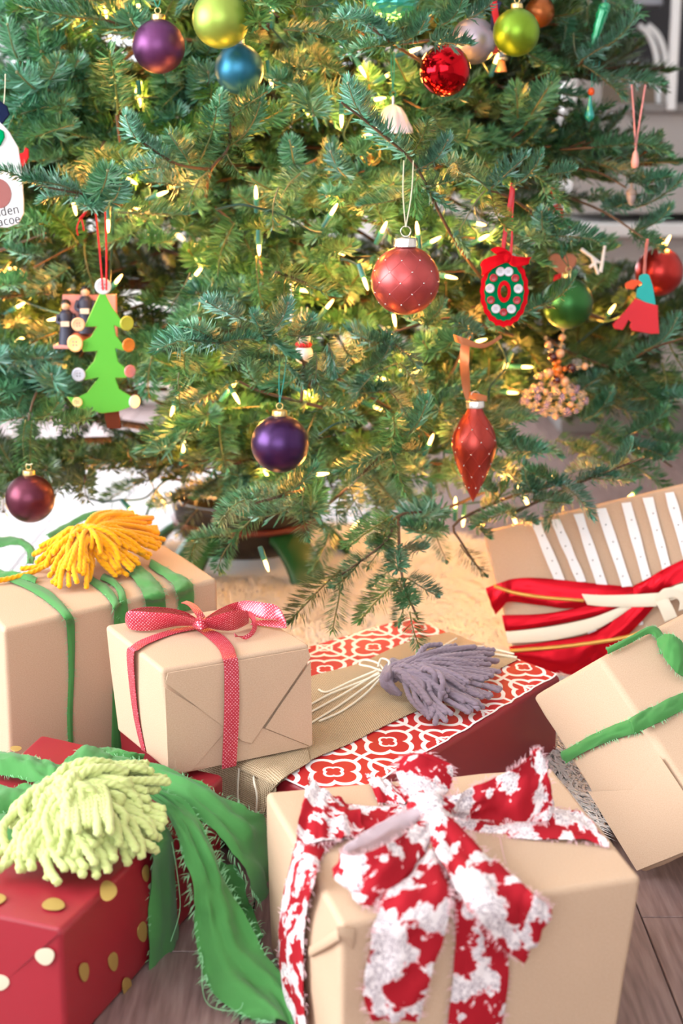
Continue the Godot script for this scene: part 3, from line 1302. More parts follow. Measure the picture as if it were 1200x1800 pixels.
func hero_branches(tree: Node3D) -> void:
	# long bough in the middle, its tip pointing left
	hero(tree, [[[760, 770, 2.25], [640, 690, 2.05], [540, 640, 1.95], [466, 593, 1.9], [384, 604, 1.86]], [[529, 704, 1.97], [531, 632, 1.94], [470, 596, 1.9]]],
		[[384, 604, 1.86, 282, 578, 1.8, 1, 1], [424, 561, 1.88, 365, 530, 1.84, 0, 3], [440, 600, 1.88, 424, 561, 1.88, 3, 1], [400, 606, 1.87, 340, 600, 1.84, 8, 3], [384, 604, 1.86, 330, 560, 1.83, 3, 0], [470, 600, 1.9, 440, 560, 1.87, 5, 1], [480, 605, 1.92, 470, 650, 1.92, 7, 0], [520, 600, 1.93, 550, 560, 1.9, 0, 1], [500, 640, 1.94, 540, 670, 1.94, 3, 3], [550, 620, 1.93, 560, 665, 1.93, 5, 1], [384, 605, 1.86, 447, 584, 1.85, 3, 1], [455, 592, 1.9, 526, 568, 1.86, 4, 3], [466, 593, 1.9, 512, 632, 1.92, 5, 1],
		[508, 586, 1.92, 572, 606, 1.9, 2, 3], [572, 606, 1.9, 612, 658, 1.9, 6, 3], [430, 605, 1.88, 400, 640, 1.86, 8, 1], [460, 610, 1.9, 425, 645, 1.9, 7, 0], [500, 620, 1.93, 455, 650, 1.93, 4, 1], [531, 640, 1.95, 575, 690, 1.95, 5, 3], [525, 660, 1.96, 480, 700, 1.98, 2, 0],
		[696, 596, 2.0, 606, 622, 1.96, 4, 3], [700, 640, 2.02, 618, 664, 1.98, 1, 3], [705, 688, 2.04, 612, 690, 2.0, 5, 3], [640, 690, 2.05, 600, 730, 2.04, 0, 1], [560, 650, 1.96, 610, 640, 1.95, 8, 3]])
	hero(tree, [[[566, 716, 2.02], [462, 689, 2.0], [420, 670, 2.0]]], [[462, 690, 2.0, 410, 640, 1.98, 2, 0], [540, 705, 2.0, 500, 745, 2.0, 7, 1], [566, 716, 2.02, 640, 730, 2.02, 3, 1], [420, 670, 2.0, 360, 690, 2.0, 0, 0]])
	# bright shoots hanging left of it
	hero(tree, [[[350, 560, 2.05], [334, 601, 1.98]]], [[338, 590, 1.98, 318, 660, 1.95, 7, 2], [320, 655, 1.95, 308, 722, 1.94, 2, 2], [334, 601, 1.98, 360, 660, 1.98, 0, 0], [380, 680, 2.05, 322, 735, 2.03, 4, 3], [370, 720, 2.1, 260, 800, 2.1, 5, 0], [268, 630, 2.1, 262, 708, 2.1, 1, 1], [330, 478, 2.1, 302, 545, 2.08, 5, 3], [360, 540, 2.15, 300, 560, 2.1, 3, 0]])
	hero(tree, [[[455, 440, 2.1], [462, 500, 2.05]], [[484, 478, 2.02], [540, 498, 2.0]]],
		[[452, 450, 2.05, 468, 535, 2.02, 1, 2], [484, 478, 2.02, 588, 518, 1.98, 0, 0], [504, 480, 2.02, 504, 552, 2.0, 7, 2], [484, 478, 2.02, 510, 445, 2.02, 2, 0], [560, 430, 2.1, 610, 470, 2.05, 4, 0], [600, 440, 2.1, 560, 470, 2.1, 5, 1]])
	# bough that carries the pink ball
	hero(tree, [[[870, 520, 2.3], [803, 430, 2.05], [760, 350, 1.97], [718, 276, 1.92], [600, 180, 1.84]]],
		[[716, 274, 1.92, 650, 215, 1.87, 0, 1], [655, 220, 1.87, 590, 168, 1.83, 2, 1], [720, 273, 1.93, 753, 206, 1.92, 7, 0], [727, 300, 1.94, 808, 282, 1.9, 4, 3], [800, 284, 1.91, 820, 312, 1.9, 0, 1], [740, 325, 1.96, 795, 370, 1.96, 8, 3], [745, 330, 1.96, 795, 325, 1.95, 5, 1], [735, 310, 1.95, 730, 370, 1.97, 7, 2], [790, 400, 2.03, 830, 440, 2.03, 3, 3], [760, 350, 1.97, 730, 390, 2.0, 2, 2], [708, 345, 2.0, 640, 372, 1.98, 5, 1], [640, 372, 2.0, 600, 350, 2.0, 0, 0], [610, 310, 2.05, 565, 300, 2.0, 4, 3], [600, 350, 2.05, 570, 330, 2.0, 3, 0], [690, 440, 2.1, 640, 470, 2.1, 6, 0]])
	# bough at the right over the felt wreath
	hero(tree, [[[970, 400, 2.3], [900, 350, 2.08], [858, 335, 2.0]]],
		[[860, 333, 2.0, 785, 250, 1.95, 1, 1], [858, 335, 2.0, 925, 274, 1.96, 0, 3], [856, 338, 2.0, 803, 402, 2.0, 8, 3], [868, 345, 2.0, 872, 416, 1.97, 2, 2], [897, 326, 2.02, 968, 304, 2.0, 4, 1], [960, 308, 2.02, 1012, 306, 2.0, 5, 1], [925, 360, 2.08, 985, 400, 2.06, 0, 0], [970, 415, 2.1, 1052, 414, 2.05, 3, 1], [965, 418, 2.08, 935, 388, 2.05, 2, 3], [965, 420, 2.1, 925, 425, 2.06, 5, 1], [955, 330, 2.1, 990, 395, 2.1, 7, 0], [930, 300, 2.15, 1010, 340, 2.12, 1, 0], [880, 420, 2.1, 930, 440, 2.08, 3, 3]])
	hero(tree, [[[1060, 560, 2.4], [990, 540, 2.2], [920, 546, 2.12]]], [[900, 560, 2.12, 960, 532, 2.08, 0, 1], [950, 538, 2.08, 1028, 518, 2.06, 4, 0], [900, 565, 2.12, 860, 590, 2.1, 2, 1], [790, 562, 2.06, 842, 596, 2.02, 5, 3], [770, 575, 2.06, 720, 560, 2.03, 0, 0], [745, 570, 2.05, 790, 545, 2.03, 7, 1]])
	hero(tree, [[[900, 590, 2.3], [800, 560, 2.1], [720, 575, 2.05], [620, 610, 2.02]]], [[615, 622, 2.02, 690, 596, 1.98, 0, 3], [680, 600, 2.0, 742, 618, 1.97, 1, 3], [632, 654, 2.0, 705, 640, 1.97, 4, 3], [700, 640, 1.98, 766, 680, 1.96, 6, 1], [612, 692, 2.02, 680, 685, 2.0, 0, 3], [676, 686, 2.0, 738, 712, 1.98, 6, 3], [750, 730, 2.1, 812, 690, 2.08, 8, 3], [620, 640, 2.02, 600, 590, 2.0, 3, 1]])
	# low shoots round the red drop ornament
	hero(tree, [[[560, 900, 2.15], [610, 858, 2.0], [684, 786, 1.95]]],
		[[684, 790, 1.95, 692, 718, 1.92, 7, 2], [686, 786, 1.95, 784, 738, 1.9, 4, 0], [686, 790, 1.95, 722, 856, 1.92, 1, 2], [674, 792, 1.95, 600, 838, 1.94, 5, 1], [612, 856, 1.98, 678, 797, 1.95, 3, 3], [690, 792, 1.96, 745, 790, 1.95, 0, 0], [640, 780, 2.05, 600, 790, 2.05, 2, 0]])
	hero(tree, [[[560, 850, 2.1], [500, 870, 1.93], [450, 884, 1.9]]],
		[[500, 873, 1.93, 440, 876, 1.9, 0, 0], [445, 876, 1.9, 380, 895, 1.86, 1, 0], [496, 869, 1.93, 562, 846, 1.9, 2, 0], [534, 862, 1.98, 542, 952, 1.95, 7, 0], [520, 882, 1.96, 444, 946, 1.92, 4, 1], [472, 884, 2.0, 412, 950, 1.98, 0, 0], [412, 950, 1.98, 377, 1008, 1.97, 1, 0], [410, 945, 2.0, 338, 935, 1.98, 3, 0], [345, 930, 2.02, 335, 985, 2.0, 5, 0], [560, 870, 2.05, 560, 940, 2.03, 2, 1], [600, 870, 2.05, 590, 930, 2.03, 7, 0], [580, 930, 2.1, 540, 1000, 2.1, 4, 0], [620, 860, 2.05, 640, 920, 2.03, 8, 1]])
	# boughs that hide the stand
	hero(tree, [[[430, 800, 2.4], [370, 850, 2.3], [320, 890, 2.25]], [[400, 830, 2.3], [440, 880, 2.2]]],
		[[380, 850, 2.3, 310, 880, 2.26, 0, 4], [320, 876, 2.28, 262, 905, 2.25, 2, 0], [400, 840, 2.3, 350, 900, 2.27, 4, 0], [350, 895, 2.28, 315, 945, 2.26, 1, 4], [430, 850, 2.25, 390, 920, 2.22, 5, 0], [440, 830, 2.25, 470, 890, 2.22, 7, 4], [370, 820, 2.3, 290, 830, 2.28, 3, 4], [300, 830, 2.3, 240, 850, 2.28, 8, 4], [420, 800, 2.3, 340, 800, 2.28, 0, 0], [345, 800, 2.3, 280, 790, 2.28, 6, 4], [300, 780, 2.3, 250, 760, 2.28, 3, 4], [470, 840, 2.2, 520, 880, 2.18, 5, 0], [390, 780, 2.25, 440, 830, 2.22, 1, 0]])
	# the bough that droops onto the printed box
	hero(tree, [[[860, 860, 2.3], [780, 895, 2.1], [700, 906, 1.95], [680, 950, 1.9], [600, 1010, 1.86]], [[700, 910, 1.95], [706, 1010, 1.86], [735, 1090, 1.82]]],
		[[688, 906, 1.93, 614, 962, 1.88, 0, 2], [688, 915, 1.93, 672, 970, 1.9, 7, 2], [780, 900, 2.06, 691, 906, 1.95, 3, 3], [777, 927, 2.0, 714, 966, 1.94, 4, 0], [702, 962, 1.9, 705, 1014, 1.86, 7, 1], [680, 950, 1.9, 640, 988, 1.88, 3, 0], [645, 982, 1.88, 590, 1010, 1.86, 1, 0], [602, 1005, 1.86, 508, 1086, 1.82, 8, 4], [592, 1030, 1.86, 588, 1110, 1.84, 5, 2], [640, 985, 1.88, 590, 1045, 1.86, 2, 0], [701, 1016, 1.86, 634, 1092, 1.82, 0, 2], [712, 1018, 1.86, 768, 1052, 1.84, 5, 3], [708, 1020, 1.86, 722, 1080, 1.82, 2, 0], [722, 1075, 1.82, 745, 1140, 1.79, 1, 2], [706, 960, 1.92, 740, 990, 1.9, 4, 3], [690, 1000, 1.9, 650, 1030, 1.9, 8, 1], [680, 960, 1.92, 650, 960, 1.9, 0, 0], [720, 1040, 1.84, 690, 1090, 1.82, 3, 0]])
	hero(tree, [[[960, 850, 2.3], [880, 880, 2.12], [800, 920, 2.05], [812, 955, 2.04], [845, 1005, 2.03]], [[905, 900, 2.1], [1015, 850, 2.05], [1130, 805, 2.0]]],
		[[812, 955, 2.04, 848, 1010, 2.02, 8, 4], [900, 872, 2.08, 985, 850, 2.04, 0, 3], [980, 852, 2.04, 1056, 872, 2.0, 6, 3], [1015, 846, 2.05, 1075, 825, 2.02, 3, 3], [1070, 828, 2.02, 1132, 803, 2.0, 4, 1], [850, 893, 2.1, 905, 868, 2.08, 2, 2], [880, 900, 2.1, 940, 925, 2.08, 5, 1], [820, 905, 2.08, 860, 945, 2.06, 0, 0], [770, 935, 2.06, 780, 985, 2.05, 8, 1], [1010, 870, 2.1, 950, 905, 2.08, 1, 0], [740, 905, 2.1, 780, 880, 2.08, 4, 1], [905, 896, 2.06, 830, 912, 2.04, 3, 0], [930, 880, 2.06, 1000, 890, 2.03, 5, 0], [985, 850, 2.05, 930, 830, 2.03, 0, 0], [1060, 830, 2.04, 1000, 815, 2.03, 1, 3], [1040, 838, 2.04, 1110, 846, 2.02, 8, 0], [870, 870, 2.08, 820, 850, 2.06, 2, 1], [940, 868, 2.06, 900, 840, 2.05, 4, 1]])
	hero(tree, [[[1080, 660, 2.32], [1130, 620, 2.26], [1200, 594, 2.2]], [[1070, 770, 2.34], [1120, 780, 2.3], [1180, 820, 2.22]]],
		[[1130, 616, 2.25, 1205, 590, 2.2, 4, 1], [1085, 655, 2.3, 1135, 612, 2.26, 0, 0], [1090, 650, 2.3, 1160, 715, 2.25, 5, 0], [1150, 700, 2.28, 1210, 690, 2.22, 3, 1], [1060, 745, 2.3, 1120, 770, 2.25, 1, 1], [1110, 760, 2.28, 1180, 745, 2.22, 2, 0], [1120, 800, 2.28, 1190, 830, 2.2, 4, 0], [1080, 800, 2.3, 1120, 850, 2.25, 7, 1], [1000, 700, 2.35, 1060, 660, 2.3, 0, 3], [1030, 690, 2.35, 1100, 690, 2.3, 8, 0], [1160, 640, 2.3, 1200, 740, 2.25, 6, 2], [1180, 600, 2.3, 1210, 690, 2.25, 2, 2], [1040, 765, 2.28, 1120, 800, 2.22, 0, 0], [1090, 780, 2.26, 1172, 792, 2.2, 3, 3], [1000, 790, 2.26, 1080, 822, 2.2, 5, 0], [1110, 815, 2.24, 1186, 850, 2.18, 1, 0], [1020, 740, 2.3, 1090, 720, 2.25, 4, 1], [980, 770, 2.3, 1040, 800, 2.26, 8, 0], [1150, 770, 2.25, 1205, 800, 2.2, 2, 0], [1060, 700, 2.3, 1130, 740, 2.26, 7, 3]])
	# upper left bough
	hero(tree, [[[360, 360, 2.2], [370, 300, 2.03], [400, 262, 1.99], [405, 215, 1.98]], [[370, 298, 2.03], [310, 288, 1.98], [250, 250, 1.95]]],
		[[300, 286, 1.98, 250, 252, 1.95, 0, 1], [255, 256, 1.95, 203, 222, 1.92, 2, 1], [350, 280, 2.0, 385, 178, 1.97, 7, 0], [398, 258, 1.99, 478, 214, 1.95, 4, 0], [405, 206, 1.98, 470, 160, 1.95, 0, 0], [402, 225, 1.99, 365, 180, 1.96, 2, 0], [310, 295, 1.99, 222, 286, 1.95, 3, 1], [330, 290, 2.0, 300, 240, 1.97, 5, 0], [370, 300, 2.03, 320, 345, 2.0, 1, 1], [360, 330, 2.08, 260, 322, 2.02, 0, 1], [400, 265, 2.0, 420, 310, 2.0, 8, 0], [395, 240, 1.99, 440, 270, 1.98, 3, 2]])
	hero(tree, [[[205, 200, 2.1], [210, 250, 2.12]], [[260, 380, 2.2], [180, 350, 2.0], [60, 325, 1.96]]],
		[[260, 30, 2.4, 160, 70, 2.35, 0, 5], [240, 92, 2.4, 160, 82, 2.36, 3, 5], [130, 60, 2.4, 220, 100, 2.36, 1, 6], [180, 40, 2.4, 240, 70, 2.36, 5, 5], [230, 150, 2.3, 150, 90, 2.25, 3, 0], [260, 60, 2.3, 180, 60, 2.25, 0, 1], [150, 110, 2.3, 90, 130, 2.25, 5, 0], [190, 120, 2.32, 250, 150, 2.28, 8, 4], [240, 110, 2.32, 170, 130, 2.3, 1, 0], [206, 200, 2.08, 180, 76, 2.03, 7, 2], [152, 350, 1.98, 76, 325, 1.95, 1, 1], [84, 328, 1.95, 0, 300, 1.93, 0, 1], [140, 338, 1.98, 50, 300, 1.94, 3, 1], [180, 350, 1.99, 182, 330, 1.9, 2, 0], [182, 352, 1.99, 210, 365, 1.93, 4, 1], [175, 352, 1.99, 150, 372, 1.95, 5, 1], [210, 372, 2.05, 330, 378, 2.02, 8, 1], [100, 300, 2.05, 170, 320, 2.02, 6, 0]])
	hero(tree, [[[600, 260, 2.2], [535, 290, 2.05]], [[560, 330, 2.2], [640, 300, 2.05]]],
		[[535, 296, 2.05, 488, 335, 2.0, 6, 3], [492, 330, 2.0, 474, 398, 1.99, 1, 3], [525, 292, 2.05, 505, 270, 2.0, 2, 0], [560, 310, 2.1, 600, 280, 2.06, 4, 1], [540, 380, 2.15, 480, 400, 2.1, 0, 0], [600, 390, 2.15, 540, 410, 2.1, 3, 1], [560, 300, 2.1, 520, 330, 2.06, 5, 3], [660, 250, 2.1, 620, 290, 2.05, 7, 0], [650, 300, 2.1, 600, 320, 2.05, 1, 1]])
	# along the top
	hero(tree, [[[760, 120, 2.2], [692, 78, 2.0], [640, 40, 1.97]], [[760, 70, 2.15], [700, 78, 2.02]]],
		[[694, 78, 2.0, 650, 40, 1.95, 0, 3], [655, 45, 1.96, 605, 5, 1.92, 1, 1], [700, 74, 2.0, 760, 72, 1.97, 4, 1], [755, 72, 1.97, 828, 78, 1.94, 0, 3], [768, 46, 2.02, 828, 32, 1.98, 4, 0], [822, 34, 1.98, 872, 20, 1.96, 2, 3], [690, 80, 2.0, 620, 75, 1.97, 3, 0], [640, 70, 2.02, 610, 110, 2.0, 7, 0], [700, 50, 2.05, 760, 35, 2.02, 5, 0], [600, 40, 2.05, 650, 60, 2.02, 8, 1], [620, 30, 2.1, 560, 60, 2.05, 2, 0]])
	hero(tree, [[[420, -20, 2.3], [490, 30, 2.05]], [[640, 60, 2.2], [560, 20, 2.1]]],
		[[500, 52, 2.03, 600, 56, 2.0, 3, 1], [520, 8, 2.05, 585, 32, 2.02, 4, 1], [445, 0, 2.05, 460, 60, 2.0, 7, 2], [455, 50, 2.03, 452, 85, 2.02, 2, 2], [480, 100, 2.1, 545, 135, 2.06, 5, 1], [540, 90, 2.1, 600, 130, 2.06, 0, 0], [560, 150, 2.15, 500, 175, 2.1, 1, 0], [500, -10, 2.05, 450, 40, 2.0, 4, 2]])
	# right side, against the cabinet
	hero(tree, [[[900, 150, 2.5], [1000, 120, 2.35], [1025, 108, 2.3]]],
		[[1018, 108, 2.3, 1075, 75, 2.26, 0, 3], [1068, 80, 2.26, 1132, 43, 2.22, 2, 1], [990, 25, 2.35, 1012, 60, 2.32, 6, 1], [1010, 58, 2.32, 1018, 110, 2.3, 1, 1], [1025, 115, 2.3, 1100, 158, 2.26, 3, 3], [1080, 135, 2.32, 1162, 150, 2.28, 8, 1], [1000, 125, 2.35, 930, 140, 2.3, 4, 0], [1000, 10, 2.4, 950, 0, 2.35, 5, 0], [960, 160, 2.4, 1030, 170, 2.36, 0, 1]])
	hero(tree, [[[900, 260, 2.5], [1000, 262, 2.35], [1080, 255, 2.3]], [[930, 290, 2.5], [1040, 300, 2.35], [1100, 330, 2.3]], [[980, 340, 2.5], [1060, 372, 2.3], [1130, 418, 2.25]]],
		[[1040, 262, 2.32, 1110, 250, 2.28, 0, 0], [1100, 252, 2.28, 1178, 243, 2.24, 1, 0], [1040, 282, 2.35, 1142, 320, 2.28, 3, 3], [980, 250, 2.38, 1060, 225, 2.33, 4, 0], [1100, 322, 2.32, 1180, 320, 2.26, 5, 1], [1120, 362, 2.32, 1205, 343, 2.26, 2, 1], [1060, 370, 2.35, 1120, 350, 2.3, 0, 3], [960, 280, 2.4, 1050, 290, 2.35, 8, 1], [1040, 340, 2.38, 1100, 380, 2.33, 7, 1], [1110, 410, 2.3, 1160, 430, 2.25, 3, 0], [1110, 405, 2.3, 1190, 400, 2.25, 4, 1], [940, 220, 2.45, 1010, 240, 2.4, 6, 3], [880, 190, 2.4, 940, 240, 2.36, 0, 3], [880, 240, 2.4, 950, 265, 2.36, 5, 0], [990, 440, 2.4, 1040, 470, 2.36, 1, 0], [1080, 470, 2.4, 1040, 500, 2.36, 3, 0]])
	# left edge, over the burgundy ball
	hero(tree, [[[90, 630, 2.35], [60, 700, 2.12], [50, 740, 2.07]]],
		[[48, 738, 2.07, 42, 825, 2.03, 1, 2], [54, 738, 2.07, 60, 828, 2.04, 0, 2], [55, 735, 2.08, 110, 742, 2.05, 4, 0], [100, 740, 2.06, 164, 757, 2.03, 2, 0], [55, 640, 2.2, 28, 735, 2.14, 5, 0], [78, 650, 2.2, 92, 725, 2.15, 7, 0], [30, 660, 2.2, -20, 720, 2.15, 3, 0], [45, 735, 2.1, -30, 745, 2.06, 8, 0], [20, 610, 2.2, 80, 650, 2.16, 0, 0], [40, 850, 2.4, 150, 838, 2.4, 3, 2], [250, 850, 2.5, 180, 880, 2.45, 8, 0]])
	hero(tree, [[[0, 440, 2.3], [80, 410, 2.15]], [[150, 420, 2.3], [60, 470, 2.15]]],
		[[90, 395, 2.15, 0, 402, 2.08, 8, 2], [120, 470, 2.2, 60, 520, 2.15, 0, 0], [50, 490, 2.2, 0, 520, 2.15, 2, 2], [70, 440, 2.2, 20, 470, 2.16, 4, 0], [240, 400, 2.2, 190, 440, 2.15, 5, 0], [250, 420, 2.2, 300, 440, 2.16, 7, 1], [150, 430, 2.2, 165, 500, 2.17, 1, 0], [40, 200, 2.15, 110, 170, 2.1, 3, 1], [60, 240, 2.15, 130, 220, 2.1, 0, 1], [90, 120, 2.2, 60, 60, 2.15, 7, 2], [40, 110, 2.2, 0, 60, 2.15, 2, 0], [130, 60, 2.2, 220, 30, 2.15, 4, 2], [150, 130, 2.2, 80, 150, 2.15, 5, 0], [20, 20, 2.15, 80, 0, 2.1, 0, 2], [100, 180, 2.2, 120, 240, 2.15, 6, 0], [250, 160, 2.25, 310, 190, 2.2, 1, 1], [330, 150, 2.2, 280, 190, 2.18, 8, 0]])


# where ornaments hang: [px, py, radius, depth]; nothing grows across them
const HUNG := [[279, 82, 52, 2.06], [388, 34, 56, 2.02], [420, 122, 48, 2.08], [690, 0, 40, 2.1], [782, 124, 50, 2.04], [832, 72, 36, 2.2], [907, 57, 48, 2.14], [712, 480, 78, 1.94], [712, 350, 22, 1.94], [886, 505, 70, 2.04], [893, 380, 26, 2.04], [997, 533, 54, 2.2], [1126, 530, 62, 2.2], [1160, 478, 44, 2.4], [980, 650, 62, 2.3], [974, 704, 62, 2.3], [833, 790, 60, 2.02], [833, 720, 36, 2.02], [833, 850, 40, 2.02], [818, 640, 22, 2.02], [492, 776, 64, 1.93], [497, 670, 18, 1.93], [53, 872, 54, 2.02], [185, 640, 74, 2.1], [185, 560, 66, 2.1], [185, 720, 66, 2.1], [178, 440, 24, 2.1], [125, 560, 46, 2.2], [20, 300, 60, 2.0], [20, 370, 50, 2.0], [12, 190, 40, 2.0], [690, 212, 44, 2.12], [690, 140, 14, 2.12], [1050, 50, 34, 2.28], [1036, 190, 24, 2.3], [1116, 250, 34, 2.26], [1109, 346, 22, 2.28], [536, 596, 30, 2.06], [976, 360, 30, 2.28], [1046, 456, 30, 2.3]]


func make_spray(sd: int) -> Array:      # the last hand's breadth of a twig: one leading shoot and two or three side shoots
	var r := RandomNumberGenerator.new()
	r.seed = sd
	var wood := SurfaceTool.new()
	wood.begin(Mesh.PRIMITIVE_TRIANGLES)
	var leaf := SurfaceTool.new()
	leaf.begin(Mesh.PRIMITIVE_TRIANGLES)
	var mid := Vector3(0.075, r.randf_range(-0.008, 0.012), r.randf_range(-0.01, 0.01))
	var tip := mid + Vector3(0.085, r.randf_range(-0.03, 0.02), r.randf_range(-0.02, 0.02))
	wood.append_from(tube(PackedVector3Array([Vector3(-0.12, 0.012, 0), Vector3.ZERO, mid]), 0.0026, 0.0014, 6), 0, Transform3D())
	leaf.append_from(sprigs[r.randi() % 9], 0, along_frame(Vector3.ZERO, mid, Vector3.UP))
	leaf.append_from(sprigs[r.randi() % 9], 0, along_frame(mid, tip, Vector3.UP, 1.08))
	for w in [-1.0, 1.0]:
		for base in [mid, Vector3(0.015, 0, 0)]:
			if r.randf() < 0.8:
				var yaw: float = w * r.randf_range(0.6, 1.0)
				var d := Vector3(cos(yaw), r.randf_range(-0.2, 0.25), sin(yaw)).normalized()
				leaf.append_from(sprigs[r.randi() % 9], 0, along_frame(base, base + d * r.randf_range(0.06, 0.085), Vector3.UP, 1.08))
	return [wood.commit(), leaf.commit()]


func loose_sprays(tree: Node3D) -> void:
	var shapes := []
	for k in 8:
		shapes.append(make_spray(500 + k))
	var r := RandomNumberGenerator.new()
	r.seed = 21
	var made := 0
	var tries := 0
	while made < 185 and tries < 5000:
		tries += 1
		var px := r.randf_range(-30, 1170)
		var py := r.randf_range(-40, 860)
		var corner := made >= 150      # the upper left, where the boughs reach furthest to the window
		if corner:
			px = r.randf_range(-40, 430)
			py = r.randf_range(-60, 330)
		if px > 1060 and py < 620 or px < 330 and py > 715 or px > 700 and py > 820 or px > 1130:
			continue
		var z := r.randf_range(2.08, 2.42) if not corner else r.randf_range(2.2, 2.6)
		var p := at_depth(px, py, z)
		var out := p - tree_base
		out.y = 0.0
		out = out.normalized()
		var d := (out * 0.8 + Vector3(r.randf_range(-0.9, 0.9), r.randf_range(-0.55, 0.3), r.randf_range(-0.1, 0.25))).normalized()
		var root := p - d * 0.1
		var clear := true
		for h in HUNG:
			var c := at_depth(h[0], h[1], h[3])
			for t in [0.0, 0.5, 1.0]:
				var q: Vector3 = root + d * 0.17 * t
				if q.z > c.z - 0.03:
					# seen from the lens, does it stand before the ornament?
					var s: Vector3 = EYE + (q - EYE) * ((c.z - EYE.z) / (q.z - EYE.z))
					if s.distance_to(c) < h[2] * per_pixel(c) + 0.03:
						clear = false
			if not clear:
				break
		if not clear:
			continue
		made += 1
		var up := Vector3.UP + Vector3(r.randf_range(-0.4, 0.4), 0, r.randf_range(0.0, 0.6))
		var shape: Array = shapes[r.randi() % 8]
		var o := part(tree, "branch", shape[0], M.twig)
		var y := (up - d * up.dot(d)).normalized()
		o.transform = Transform3D(Basis(d, y, d.cross(y)).scaled(Vector3.ONE * r.randf_range(1.05, 1.4)), root - tree.position)
		part(o, "needles", shape[1], M.needles[[0, 0, 1, 2, 1, 3][r.randi() % 6]] if z < 2.3 else M.needles[[0, 5, 4][r.randi() % 3]], "stuff")


